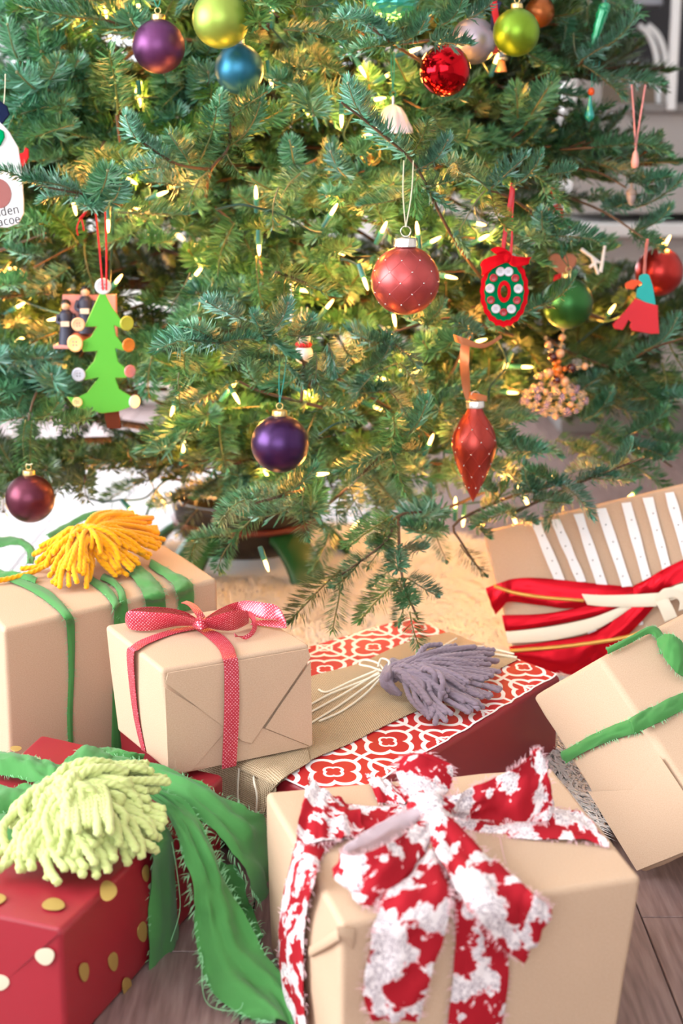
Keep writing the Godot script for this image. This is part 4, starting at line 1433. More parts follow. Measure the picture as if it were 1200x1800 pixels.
# ---------------------------------------------------------------- the lights on the tree
func fairy_lights() -> void:
	var o := thing("string_lights", "string of warm white mini lights on dark green wire wound through the fir tree", "lights", tree_base)
	var seen := [[150, 32, 2.3, 20, 1], [243, 10, 2.2, 175, 0], [450, 345, 2.02, 0, 0], [455, 432, 2.05, 180, 0], [583, 374, 2.03, 32, 0], [734, 408, 2.06, -8, 0], [672, 405, 2.06, 25, 0], [640, 492, 2.0, 160, 0], [786, 486, 2.1, 100, 0], [692, 556, 2.08, 170, 1], [680, 595, 2.1, 60, 1],
		[412, 694, 2.1, 150, 1], [404, 684, 2.12, 40, 1], [560, 834, 2.0, 80, 0], [322, 792, 2.2, 10, 1], [285, 880, 2.4, 150, 1], [345, 482, 2.15, 40, 1], [305, 716, 2.1, 200, 1], [230, 368, 2.15, 90, 1], [225, 315, 2.15, 120, 1], [280, 342, 2.1, 70, 1], [475, 136, 2.12, 170, 0], [478, 20, 2.2, 0, 1], [536, 118, 2.2, 190, 0], [546, 186, 2.2, 200, 1],
		[240, 160, 2.2, 30, 1], [245, 170, 2.2, 180, 1], [604, 22, 2.1, 140, 1], [722, 90, 2.1, 70, 0], [634, 120, 2.2, 150, 1], [680, 133, 2.2, 60, 1], [660, 175, 2.2, 80, 1], [600, 205, 2.1, 180, 1], [845, 420, 2.2, 60, 1], [838, 393, 2.2, 100, 1], [760, 424, 2.15, 60, 1], [665, 665, 2.15, 100, 1], [725, 655, 2.15, 80, 1], [660, 716, 2.2, 110, 1], [705, 650, 2.2, 30, 1], [755, 778, 2.15, 20, 1], [885, 780, 2.3, 140, 1],
		[920, 645, 2.35, 90, 1], [890, 640, 2.35, 200, 1], [895, 690, 2.4, 90, 1], [962, 838, 2.4, 100, 1], [915, 848, 2.2, 200, 1], [810, 635, 2.3, 30, 1], [840, 600, 2.25, 70, 1], [805, 795, 2.25, 90, 1], [30, 600, 2.3, 60, 1], [25, 650, 2.3, 90, 1], [0, 620, 2.3, 110, 1], [95, 660, 2.3, 100, 1], [100, 560, 2.25, -100, 0], [18, 472, 2.3, 90, 1], [30, 540, 2.3, 60, 1], [130, 360, 2.12, 170, 0], [190, 390, 2.1, 180, 0], [205, 495, 2.25, 40, 1],
		[535, 690, 2.1, 120, 1], [465, 826, 2.1, 160, 1], [800, 890, 2.2, 0, 1], [1170, 428, 2.4, 30, 1], [1072, 548, 2.45, 30, 1], [870, 110, 2.25, 20, 1], [760, 330, 2.25, 60, 1], [640, 240, 2.2, 70, 1], [575, 540, 2.2, 40, 1], [530, 510, 2.2, 100, 1], [650, 470, 2.25, 200, 1], [590, 440, 2.2, 120, 1]]
	var r := RandomNumberGenerator.new()
	r.seed = 3
	# the rest sit deeper, round the inside of the tree
	for k in 66:
		var a := k * 2.39996
		var y := 0.3 + 0.95 * ((k * 0.618) - floorf(k * 0.618))
		var rad := r.randf_range(0.22, 0.6)
		seen.append([Vector3(tree_base.x + rad * cos(a), y, tree_base.z + rad * sin(a)), r.randf_range(0, 360)])
	for k in 16:
		var a := 0.4 + k * 2.39996
		var rad := 0.28 + 0.02 * k
		seen.append([Vector3(tree_base.x + 0.12 + rad * cos(a), 0.2 + 0.012 * (k % 5), tree_base.z + 0.3 + rad * sin(a) * 0.8), r.randf_range(120, 240)])
	var cone := lathe([[0.0012, -0.004], [0.0028, -0.002], [0.0031, 0.004], [0.0026, 0.010], [0.0014, 0.0155], [0.0004, 0.017]], 10)
	var sock := lathe([[0.0022, -0.026], [0.004, -0.025], [0.0042, -0.012], [0.0046, -0.008], [0.0046, -0.0035], [0.0034, -0.003]], 10)
	var path := PackedVector3Array()
	for k in seen.size():
		var s: Array = seen[k]
		var p: Vector3
		var tilt: float
		if s[0] is Vector3:
			p = s[0]
			tilt = s[1]
		else:
			p = at_depth(s[0], s[1], s[2])
			tilt = s[3]
		var b := part(o, "bulb", cone, M.bulb)
		var axis := Vector3(0, 0, -1)
		var basis := Basis(Vector3.RIGHT, r.randf_range(-0.4, 0.5))
		basis = Basis(axis, deg_to_rad(tilt)) * basis
		b.transform = Transform3D(basis.scaled(Vector3.ONE * 0.9), p - o.position)
		part(b, "socket", sock, M.socket)
		path.append(b.transform * Vector3(0, -0.026, 0))
		var l := OmniLight3D.new()
		l.name = "bulb_light"
		l.light_color = Color(1.0, 0.68, 0.3)
		l.light_energy = 0.012
		l.light_size = 0.002
		l.omni_range = 8.0
		l.omni_attenuation = 2.0
		l.shadow_enabled = true
		l.position = Vector3(0, 0.004, 0)
		b.add_child(l, true)
	# wire: runs of it between near neighbours
	var left: Array = range(path.size())
	var at := 0
	left.erase(0)
	while left.size():
		var best: int = left[0]
		for i in left:
			if path[i].distance_squared_to(path[at]) < path[best].distance_squared_to(path[at]):
				best = i
		var a := path[at]
		var b := path[best]
		if a.distance_to(b) < 0.3 and (a.z + b.z) / 2 + o.position.z < -2.2:
			var d := b - a
			var sag := Vector3(r.randf_range(-0.02, 0.02), -0.12 * d.length(), r.randf_range(-0.03, 0.01))
			part(o, "wire", tube(catmull(PackedVector3Array([a, a.lerp(b, 0.3) + sag, a.lerp(b, 0.7) + sag * 0.7, b]), 12), 0.0017, 0.0017, 6), M.wire)
		at = best
		left.erase(best)
	for q in [[[380, 368, 2.03], [420, 360, 2.0], [447, 364, 2.0], [500, 380, 2.01], [545, 405, 2.02], [565, 408, 2.03]], [[600, 455, 2.04], [622, 462, 2.02], [640, 478, 2.01]], [[505, 795, 2.0], [518, 830, 2.0], [548, 836, 2.0]], [[560, 765, 2.02], [590, 745, 2.02], [625, 740, 2.03]], [[250, 930, 2.4], [275, 860, 2.38], [310, 835, 2.35]], [[880, 760, 2.25], [858, 690, 2.22], [890, 640, 2.24], [870, 590, 2.26]], [[240, 172, 2.2], [290, 172, 2.2], [340, 180, 2.2]]]:
		var w := spots(q)
		for i in w.size():
			w[i] -= o.position
		part(o, "wire", tube(catmull(w, 16), 0.0019, 0.0019, 6), M.wire)


# ---------------------------------------------------------------- glass ornaments
func sphere_profile(r: float, neck: float) -> Array:
	var prof := []
	for i in 29:
		var a := -PI / 2 + PI * i / 28.0
		if cos(a) * r < neck and a > 0.0:
			break
		prof.append([maxf(cos(a) * r, 0.0002), sin(a) * r])
	prof.append([neck, r * 0.985])
	prof.append([neck, r * 1.06])
	return prof


func cap_parts(o: Node3D, top: float, neck: float, metal: Material) -> float:   # a ridged metal cap with its wire loop; gives the loop's height
	part(o, "cap", lathe([[neck * 1.24, top - neck * 0.1], [neck * 1.28, top], [neck * 1.22, top + neck * 0.75], [neck * 1.1, top + neck * 0.9], [neck * 0.5, top + neck * 0.98], [0.0004, top + neck]], 36, 0.05, 14), metal)
	part(o, "wire_loop", ring(Vector3(0, top + neck * 1.55, 0), neck * 0.55, 0.0006), metal)
	return top + neck * 2.0


func hang(o: Node3D, from: Vector3, to: Vector3, m: Material, r := 0.0007, spread := 0.004) -> void:   # a doubled thread up to the bough
	var a := from - o.position
	var b := to - o.position
	for s in [-1.0, 1.0]:
		var e: Vector3 = b + Vector3(s * spread, 0, 0)
		part(o, "thread", tube(catmull(PackedVector3Array([a, a.lerp(e, 0.5) + Vector3(s * spread * 0.4, 0, 0), e]), 8), r, r, 6), m)


func ball(called: String, label: String, px: float, py: float, rpx: float, z: float, m: Material, metal: Material, tx := -1.0, ty := -1.0, thread: Material = null, tz := -1.0) -> Node3D:
	var p := at_depth(px, py, z)
	var r := rpx * per_pixel(p)
	var o := thing(called, label, "ornament", p)
	var neck := r * 0.2
	part(o, "glass_ball", lathe(sphere_profile(r, neck), 48), m)
	var h := cap_parts(o, r * 1.0, neck, metal)
	if thread:
		hang(o, p + Vector3(0, h, 0), at_depth(tx, ty, tz if tz > 0.0 else z), thread)
	return o


func matte(c: Color, rough := 0.36, metal := 0.75) -> StandardMaterial3D:
	var m := mat(c, rough, metal, 0.6)
	m.clearcoat_enabled = true
	m.clearcoat = 0.25
	m.clearcoat_roughness = 0.4
	return m


func ornaments() -> void:
	ball("ball_ornament", "matte purple ball with a pale gold cap, left of the lime green ball", 279, 82, 46, 2.06, matte(c8(100, 44, 94), 0.42), M.gold, 276, -10, M.teal_thread)
	ball("ball_ornament", "lime green matte ball just above the turquoise blue ball", 388, 34, 50, 2.02, matte(c8(156, 180, 74), 0.42), M.gold)
	ball("ball_ornament", "turquoise blue ball tucked under the lime green ball", 420, 122, 43, 2.08, matte(c8(36, 112, 142), 0.42), M.silver)
	ball("ball_ornament", "small dusky lavender ball half hidden below the blue ball", 378, 168, 25, 2.28, matte(c8(92, 78, 110)), M.silver)
	ball("ball_ornament", "silvery lilac ball behind the shiny red ball", 832, 72, 40, 2.22, matte(c8(176, 166, 180), 0.4), M.silver)
	ball("ball_ornament", "bright lime green ball with a pale cap at the upper right of the tree", 907, 57, 41, 2.14, matte(c8(124, 160, 28), 0.36), M.gold)
	ball("ball_ornament", "copper orange ball behind the upper right lime ball", 948, 22, 26, 2.3, matte(c8(170, 92, 36)), M.gold)
	ball("ball_ornament", "dark green ball hanging over the beaded ornament, a fir shoot across it", 997, 533, 45, 2.2, matte(c8(40, 104, 40), 0.33), M.gold, 985, 440, mat(c8(40, 110, 80), 0.6), 2.18)
	ball("ball_ornament", "glossy red ball behind the felt bird at the right edge of the tree", 1158, 478, 42, 2.4, matte(c8(176, 34, 24), 0.28), M.gold)
	ball("ball_ornament", "plain dark purple ball on a teal thread in the lower middle of the tree", 492, 780, 51, 1.93, matte(c8(62, 22, 80), 0.32), M.gold, 499, 610, M.teal_thread, 1.93)
	ball("ball_ornament", "burgundy purple ball hanging low at the left edge above the mustard tassel", 53, 876, 43, 2.02, matte(c8(92, 26, 48), 0.34), M.gold, 52, 815, M.cream_thread)
	dented_ball()
	diamond_ball()
	drop_ornament()
	crackle_ball()
	beaded_spider()
	white_bell()
	small_things()


func dented_ball() -> void:     # mirror-bright red ball pressed all over with small dents
	var p := at_depth(782, 124, 2.04)
	var r := 45.0 * per_pixel(p)
	var o := thing("ball_ornament", "mirror bright dented red ball at the upper middle right", "ornament", p)
	var prof := sphere_profile(r, r * 0.2)
	var m := lathe(prof, 64)
	var arr := m.surface_get_arrays(0)
	var v: PackedVector3Array = arr[Mesh.ARRAY_VERTEX]
	for i in v.size():
		var d := v[i].normalized()
		v[i] -= d * r * 0.016 * (0.5 + 0.5 * sin(d.x * 11.0 + 1.0) * sin(d.y * 12.0) * sin(d.z * 11.0))
	var idx: PackedInt32Array = arr[Mesh.ARRAY_INDEX]
	part(o, "glass_ball", arrays_mesh(v, idx), mat(c8(190, 10, 24), 0.07, 0.95, 0.8))
	cap_parts(o, r, r * 0.2, M.gold)


# raised lines crossing in diamonds over a turned shape, a bead at each crossing
func diamonds(o: Node3D, radius_at: Callable, y0: float, y1: float, around: int, rows: int, m_line: Material, m_bead: Material, line: float, bead: float) -> void:
	var lines := []
	for s in [-1.0, 1.0]:
		for k in around:
			var pts := PackedVector3Array()
			for i in 33:
				var t := i / 32.0
				var y := lerpf(y0, y1, t)
				var a: float = TAU * k / around + s * PI * rows * t / around
				var r: float = radius_at.call(y)
				pts.append(Vector3(r * cos(a), y, r * sin(a)))
			lines.append(tube(pts, line, line, 4))
	part(o, "glitter_line", join(lines), m_line)
	for j in range(1, rows):
		var t := float(j) / rows
		var y := lerpf(y0, y1, t)
		for k in around:
			var a: float = TAU * (k + 0.5 * (j % 2)) / around
			var r: float = radius_at.call(y)
			part(o, "bead", bead_shape(bead), m_bead).position = Vector3(r * cos(a), y, r * sin(a))


var bead_shapes := {}


func bead_shape(r: float) -> ArrayMesh:
	if not bead_shapes.has(r):
		bead_shapes[r] = blob(Vector3.ZERO, Vector3.ONE * r, 8)
	return bead_shapes[r]


func diamond_ball() -> void:
	var p := at_depth(712, 493, 1.94)
	var r := 60.0 * per_pixel(p)
	var o := thing("ball_ornament", "large rose pink ball with a diamond line pattern and tiny beads, hung on cream thread", "ornament", p)
	part(o, "glass_ball", lathe(sphere_profile(r, r * 0.26), 56), matte(c8(184, 74, 72), 0.36))
	var h := cap_parts(o, r * 1.0, r * 0.27, M.silver)
	hang(o, p + Vector3(0, h, 0), at_depth(718, 282, 1.92), M.cream_thread, 0.0008, 0.006)
	diamonds(o, func(y: float) -> float: return sqrt(maxf(r * r - y * y, 0.0)) * 1.001, -r * 0.96, r * 0.94, 9, 6, mat(c8(176, 78, 76), 0.45, 0.5), M.silver, 0.0003, 0.0011)


func drop_ornament() -> void:
	var p := at_depth(833, 790, 2.02)
	var k := per_pixel(p)
	var o := thing("drop_ornament", "long red pointed drop ornament with a diamond pattern, hung on a copper ribbon", "ornament", p)
	var shape := [[0.3, -95], [6, -82], [13, -68], [22, -48], [32, -22], [38, 0], [39, 12], [36, 28], [28, 46], [19, 60], [14, 70], [12.5, 78]]
	var prof := []
	var curve := PackedVector3Array()
	for s in shape:
		curve.append(Vector3(s[0] * k, s[1] * k, 0))
	for q in catmull(curve, 34):
		prof.append([maxf(q.x, 0.0003), q.y])
	part(o, "glass_drop", lathe(prof, 48), matte(c8(168, 54, 42), 0.33))
	var h := cap_parts(o, 76 * k, 13 * k, M.silver)
	var radius := func(y: float) -> float:
		for i in range(1, prof.size()):
			if prof[i][1] >= y:
				return lerpf(prof[i - 1][0], prof[i][0], (y - prof[i - 1][1]) / maxf(prof[i][1] - prof[i - 1][1], 0.0001)) + 0.0002
		return prof[-1][0]
	diamonds(o, radius, -88 * k, 62 * k, 7, 7, mat(c8(184, 66, 50), 0.45, 0.5), M.silver, 0.0003, 0.0011)
	var copper := mat(c8(190, 116, 74), 0.4, 0.35)
	wpart(o, "ribbon", strip([[810, 598, 2.03], [808, 640, 2.02], [812, 680, 2.02], [818, 702, 2.02]], [[826, 598, 2.03], [824, 640, 2.01], [826, 676, 2.02], [823, 704, 2.02]], 0.0006, 16, 4), copper)
	wpart(o, "ribbon", strip([[822, 688, 2.025], [840, 692, 2.02], [856, 696, 2.02]], [[822, 701, 2.02], [838, 703, 2.01], [855, 706, 2.02]], 0.0006, 10, 4), copper)
	wpart(o, "ribbon", strip([[796, 588, 2.0], [810, 592, 1.99], [850, 604, 2.01], [880, 588, 2.04]], [[800, 600, 2.0], [815, 606, 1.99], [850, 612, 2.01], [882, 594, 2.04]], 0.0006, 14, 4), copper)


func crackle_ball() -> void:    # cut off by the top of the picture
	var p := at_depth(690, -14, 2.1)
	var r := 48.0 * per_pixel(p)
	var o := thing("ball_ornament", "turquoise glass ball with a crackled glittering surface at the very top middle", "ornament", p)
	var st := SurfaceTool.new()
	st.begin(Mesh.PRIMITIVE_TRIANGLES)
	st.set_smooth_group(-1)
	var m := lathe(sphere_profile(r, r * 0.2), 22)
	var a := m.surface_get_arrays(0)
	var v: PackedVector3Array = a[Mesh.ARRAY_VERTEX]
	for i in a[Mesh.ARRAY_INDEX]:
		var d := v[i].normalized()
		st.add_vertex(v[i] + d * r * 0.04 * sin(d.x * 40 + d.y * 31) * cos(d.z * 37))
	st.generate_normals()
	part(o, "glass_ball", st.commit(), mat(c8(60, 176, 160), 0.12, 0.5, 0.8))
	cap_parts(o, r, r * 0.2, M.silver)


func beaded_spider() -> void:
	var z := 2.3
	var p := at_depth(980, 650, z)
	var k := per_pixel(p)
	var o := thing("beaded_ornament", "amber and dark red bead ornament with six spokes hanging below the dark green ball", "ornament", p)
	var amber := mat(c8(206, 112, 34), 0.12, 0.2, 0.8)
	var peach := mat(c8(224, 176, 140), 0.14, 0.15, 0.8)
	var clear := mat(Color(0.95, 0.9, 0.82, 0.15), 0.03, 0.0, 0.8)
	clear.refraction_enabled = true
	clear.refraction_scale = 0.05
	var wine := mat(c8(70, 10, 26), 0.15, 0.1, 0.8)
	part(o, "bead", blob(Vector3.ZERO, Vector3.ONE * 9 * k, 10), amber)
	for s in [[-24, 58, 1], [8, 74, 0], [62, 8, 1], [34, -52, 0], [-40, -14, 0], [-4, -46, 1]]:
		var d := Vector3(s[0], s[1], 0)
		var l := d.length()
		d = d.normalized()
		var wide := [5.0, 8.5, 5.0, 6.5, 3.6]
		var shades := [amber, wine if s[2] == 1 else peach, clear, peach, clear]
		for i in 5:
			var at: Vector3 = d * l * (0.2 + 0.19 * i)
			part(o, "bead", blob(at * k, Vector3.ONE * wide[i] * k, 8), shades[i])
		part(o, "wire", tube(PackedVector3Array([Vector3.ZERO, d * l * k]), 0.0006, 0.0006, 5), M.gold)
	for i in 4:
		part(o, "bead", blob(Vector3(8 * k, (72 + 5 * i) * k, 0), Vector3(6, 2.6, 6) * k, 10), clear)
	hang(o, p + Vector3(8 * k, 86 * k, 0), p + Vector3(8 * k, 120 * k, -0.01), M.cream_thread)
	# a net of crystals below it, strung in rings
	var c := at_depth(974, 704, z)
	var q := thing("crystal_ornament", "clear and amber crystal bead basket under the amber bead spokes", "ornament", c)
	var iris := mat(Color(0.8, 0.74, 0.9, 0.2), 0.03, 0.0, 0.9)
	iris.refraction_enabled = true
	iris.refraction_scale = 0.05
	var shades := [clear, peach, iris, iris, clear]
	var r := RandomNumberGenerator.new()
	r.seed = 11
	for ring_no in 5:
		var y: float = [22, 12, 0, -12, -22][ring_no]
		var rad: float = [40, 52, 56, 46, 26][ring_no]
		var n: int = [12, 15, 16, 13, 8][ring_no]
		var pts := PackedVector3Array()
		for i in n:
			var a := TAU * (i + 0.5 * ring_no) / n
			var at := Vector3(rad * cos(a), y + r.randf_range(-2, 2), rad * sin(a)) * k
			pts.append(at)
			part(q, "crystal", bead_shape(snappedf(r.randf_range(4.2, 6.4), 0.55) * k), shades[r.randi() % 5]).position = at
		pts.append(pts[0])
		part(q, "wire", tube(pts, 0.0004, 0.0004, 4), M.gold)
	for a in 6:
		var d := Vector3(cos(TAU * a / 6), 0, sin(TAU * a / 6)) * k
		part(q, "wire", tube(PackedVector3Array([d * 2 + Vector3(0, 52 * k, 0), d * 40 + Vector3(0, 22 * k, 0), d * 56, d * 26 + Vector3(0, -22 * k, 0)]), 0.0004, 0.0004, 4), M.gold)


func white_bell() -> void:
	var p := at_depth(690, 212, 2.12)
	var k := per_pixel(p)
	var o := thing("bell_ornament", "frosted white fluted bell on a teal thread behind the bough of the pink ball", "ornament", p)
	part(o, "bell", lathe([[34 * k, -22 * k], [33 * k, -14 * k], [27 * k, -2 * k], [22 * k, 10 * k], [14 * k, 22 * k], [4 * k, 27 * k], [0.0004, 28 * k]], 48, 0.07, 9), mat(c8(232, 226, 230), 0.35, 0.3))
	part(o, "cap", lathe([[3 * k, 26 * k], [3 * k, 40 * k], [0.0004, 42 * k]], 12), M.silver)
	part(o, "wire_loop", ring(Vector3(0, 46 * k, 0), 5 * k, 0.0006), M.teal_thread)
	hang(o, p + Vector3(0, 50 * k, 0), at_depth(690, 92, 2.1), M.teal_thread, 0.0008, 0.002)


func small_things() -> void:
	# gold openwork ball
	var p := at_depth(652, 272, 2.2)
	var o := thing("gold_ball_ornament", "small gold openwork ball under the white bell", "ornament", p)
	var k := per_pixel(p)
	for i in 7:
		part(o, "hoop", ring(Vector3.ZERO, 19 * k, 0.0009, Vector3(cos(i * 0.9), sin(i * 1.7) * 0.8, sin(i * 0.9)).normalized()), M.gold)
	part(o, "core", blob(Vector3.ZERO, Vector3.ONE * 9 * k, 12), mat(c8(196, 150, 90), 0.3, 0.6))
	# small bell
	p = at_depth(878, 112, 2.3)
	k = per_pixel(p)
	o = thing("bell_ornament", "tiny copper bell with a white brim just below the upper right lime ball", "ornament", p)
	part(o, "bell", lathe([[14 * k, -14 * k], [12 * k, -6 * k], [9 * k, 4 * k], [5 * k, 10 * k], [0.0004, 12 * k]], 20), mat(c8(206, 150, 110), 0.3, 0.5))
	part(o, "brim", ring(Vector3(0, 8 * k, 0), 12 * k, 0.003, Vector3.UP), M.silver)
	# teal icicle with its thread, and the drop below
	p = at_depth(1052, 50, 2.28)
	k = per_pixel(p)
	o = thing("icicle_ornament", "emerald green twisted glass icicle at the upper right in front of the cabinet", "ornament", p)
	var jade := mat(c8(24, 156, 108), 0.12, 0.2, 0.8)
	var spine := PackedVector3Array()
	for i in 14:
		spine.append(Vector3(-10 + i * 1.35, -32 + i * 5.0, 0) * k)
	part(o, "icicle", tube(spine, 0.0045, 0.0095, 12, 4, 260.0), jade)
	part(o, "tip", blob(Vector3(9, 36, 0) * k, Vector3(11, 8, 8) * k, 12), jade)
	hang(o, p + Vector3(10, 42, 0) * k, p + Vector3(8, 90, 0) * k, M.teal_thread)
	p = at_depth(1036, 190, 2.3)
	k = per_pixel(p)
	o = thing("bead_drop", "teal bead drop with an orange bead above it, hanging beside the upper right boughs", "ornament", p)
	part(o, "drop", lathe([[0.0004, -24 * k], [7 * k, -18 * k], [9 * k, -12 * k], [6 * k, -3 * k], [4 * k, 8 * k], [3 * k, 18 * k], [0.0004, 22 * k]], 16), mat(c8(22, 160, 150), 0.12, 0.2, 0.8))
	part(o, "bead", blob(Vector3(2, 28, 0) * k, Vector3(6, 7, 6) * k, 10), mat(c8(214, 84, 34), 0.2))
	hang(o, p + Vector3(2, 34, 0) * k, p + Vector3(10, 80, 0) * k, M.teal_thread)
	# candy coloured cord with a bead, and a grey acorn
	p = at_depth(1116, 282, 2.26)
	k = per_pixel(p)
	o = thing("cord_ornament", "pale pink bead on a red and white cord at the tree's right edge", "ornament", p)
	part(o, "bead", lathe([[0.0004, -14 * k], [6 * k, -11 * k], [7 * k, -2 * k], [5 * k, 12 * k], [0.0004, 20 * k]], 14), mat(c8(232, 168, 160), 0.3))
	for s in [-1.0, 1.0]:
		part(o, "cord", tube(catmull(PackedVector3Array([Vector3(0, 18, 0) * k, Vector3(s * 4, 60, 0) * k, Vector3(s * 12, 128, 0) * k]), 18), 0.0014, 0.0014, 8, 2, 500.0), mat(c8(226, 150, 150), 0.6))
	p = at_depth(1109, 346, 2.28)
	k = per_pixel(p)
	o = thing("acorn_ornament", "small silvery acorn under the right hand boughs near the cabinet", "ornament", p)
	part(o, "nut", lathe([[0.0004, -16 * k], [4 * k, -13 * k], [8 * k, -4 * k], [9 * k, 4 * k]], 18), mat(c8(176, 164, 164), 0.35, 0.3))
	part(o, "cup", lathe([[9 * k, 3 * k], [10.5 * k, 5 * k], [9 * k, 11 * k], [3 * k, 15 * k], [1.4 * k, 24 * k], [0.0004, 24 * k]], 18), mat(c8(150, 130, 118), 0.5))
	# red felt ribbon tied deeper in the tree
	var red := mat(c8(190, 16, 30), 0.7)
	o = thing("red_bow", "small red felt bow tied on the bough right of the wreath", "bow", at_depth(977, 350, 2.3))
	wpart(o, "tail", strip([[962, 328, 2.28], [972, 345, 2.27], [984, 370, 2.27], [986, 382, 2.28]], [[974, 330, 2.28], [982, 352, 2.27], [990, 372, 2.27], [988, 384, 2.28]], 0.002, 14, 4), red)
	wpart(o, "loop", strip([[958, 366, 2.28], [968, 364, 2.26], [980, 358, 2.27]], [[962, 374, 2.28], [972, 372, 2.26], [984, 368, 2.27]], 0.002, 10, 4), red)
	wpart(o, "tail", strip([[994, 392, 2.29], [997, 398, 2.28], [999, 404, 2.29]], [[1001, 391, 2.29], [1003, 398, 2.28], [1003, 403, 2.29]], 0.002, 8, 3), red)
	# brown wooden heart with a red scrap, half hidden
	p = at_depth(988, 464, 2.32)
	k = per_pixel(p)
	o = thing("heart_ornament", "brown wooden heart half hidden behind the dark green ball", "ornament", p)
	var heart := PackedVector2Array()
	for i in 28:
		var a := TAU * i / 28
		heart.append(Vector2(16 * pow(sin(a), 3), 13 * cos(a) - 5 * cos(2 * a) - 2 * cos(3 * a) - cos(4 * a)) * 1.55 * k)
	part(o, "heart", cutout(heart, 0.006, 0.001), mat(c8(160, 110, 88), 0.6))
	wpart(o, "tail", strip([[974, 484, 2.31], [972, 494, 2.31], [970, 500, 2.31]], [[986, 480, 2.31], [984, 490, 2.31], [976, 499, 2.31]], 0.001, 8, 3), red)
	hang(o, p + Vector3(0, 12 * k, 0), at_depth(992, 430, 2.32), M.teal_thread)
	# white snowflake of sticks
	p = at_depth(1046, 456, 2.3)
	k = per_pixel(p)
	o = thing("snowflake_ornament", "white stick snowflake right of the dark green ball", "ornament", p)
	for s in [[-26, 18, 8, -6], [10, -22, 16, 24], [-6, 4, 6, -26], [2, -4, -10, -14]]:
		part(o, "stick", tube(PackedVector3Array([Vector3(s[0], s[1], 0) * k, Vector3(s[2], s[3], 0) * k]), 3.4 * k, 2.6 * k, 8), M.white_paint)
	# little snowman and a silver chain of beads behind the middle bough
	p = at_depth(533, 600, 2.06)
	k = per_pixel(p)
	o = thing("snowman_ornament", "tiny white snowman with a red cap and red scarf, peeping from behind the middle bough", "ornament", p)
	part(o, "head", blob(Vector3(0, 6, 0) * k, Vector3(13, 12, 12) * k, 16), M.white_paint)
	part(o, "body", blob(Vector3(0, -22, 0) * k, Vector3(17, 18, 16) * k, 16), M.white_paint)
	part(o, "scarf", ring(Vector3(0, -6, 0) * k, 11 * k, 4.5 * k, Vector3.UP), red)
	part(o, "cap", lathe([[13 * k, 13 * k], [13.5 * k, 17 * k], [9 * k, 25 * k], [0.0004, 32 * k]], 16), red)
	for e in [-4, 4]:
		part(o, "eye", blob(Vector3(e, 8, 12) * k, Vector3.ONE * 1.6 * k, 6), M.black)
	hang(o, p + Vector3(0, 30, 0) * k, at_depth(535, 540, 2.08), M.cream_thread)
	p = at_depth(512, 520, 2.06)
	k = per_pixel(p)
	o = thing("icicle_ornament", "thin silver bead icicle hanging in the middle of the tree", "ornament", p)
	for i in 9:
		part(o, "bead", bead_shape(4.2 * k), M.silver).position = Vector3(0.6 * sin(i * 1.3), -44 + 9.0 * i, 0) * k
	part(o, "wire", tube(PackedVector3Array([Vector3(0, -46, 0) * k, Vector3(0, 62, 0) * k]), 0.0005, 0.0005, 5), M.silver)
	# red and blue striped scrap at the top
	o = thing("striped_ribbon", "red and navy ribbon end at the top beside the silvery lilac ball", "ribbon", at_depth(866, 40, 2.2))
	wpart(o, "tail", strip([[856, -6, 2.2], [862, 12, 2.19], [868, 40, 2.19], [872, 60, 2.2]], [[872, -6, 2.2], [874, 12, 2.19], [878, 38, 2.19], [880, 58, 2.2]], 0.0012, 12, 4), red)
	wpart(o, "tail", strip([[872, 2, 2.21], [862, 34, 2.2], [866, 70, 2.21]], [[882, 4, 2.21], [870, 36, 2.2], [872, 70, 2.21]], 0.0012, 12, 4), mat(c8(28, 34, 70), 0.7))
	wpart(o, "bead", blob(at_depth(868, 88, 2.22), Vector3.ONE * 8 * k, 10), mat(c8(214, 60, 30), 0.4))


# ---------------------------------------------------------------- felt and painted ornaments
func outline(px: Array, mid: Vector2, k: float) -> PackedVector2Array:
	var out := PackedVector2Array()
	for q in px:
		out.append(Vector2(q[0] - mid.x, mid.y - q[1]) * k)
	return out


func felt(c: Color) -> StandardMaterial3D:
	var m := mat(c, 0.95, 0.0, 0.1)
	m.rim_enabled = true
	m.rim = 0.3
	m.rim_tint = 0.8
	return m


func button(o: Node3D, at: Vector3, r: float, m: Material, turn := 0.0, holes := true) -> void:
	var b := part(o, "button", moved(lathe([[0.0004, -0.0012], [r, -0.0012], [r * 1.02, 0.0], [r * 0.94, 0.0012], [r * 0.72, 0.0011], [r * 0.66, 0.0006], [0.0004, 0.0006]], 22), Transform3D(Basis(Vector3.UP, turn) * Basis(Vector3.RIGHT, PI / 2), Vector3.ZERO)), m)
	b.position = at
	if holes:
		for x in [-1.0, 1.0]:
			for y in [-1.0, 1.0]:
				part(b, "hole", blob(Basis(Vector3.UP, turn) * Vector3(x * r * 0.2, y * r * 0.2, 0.0007), Vector3(r * 0.1, r * 0.1, 0.0004), 6), M.grey_dark)


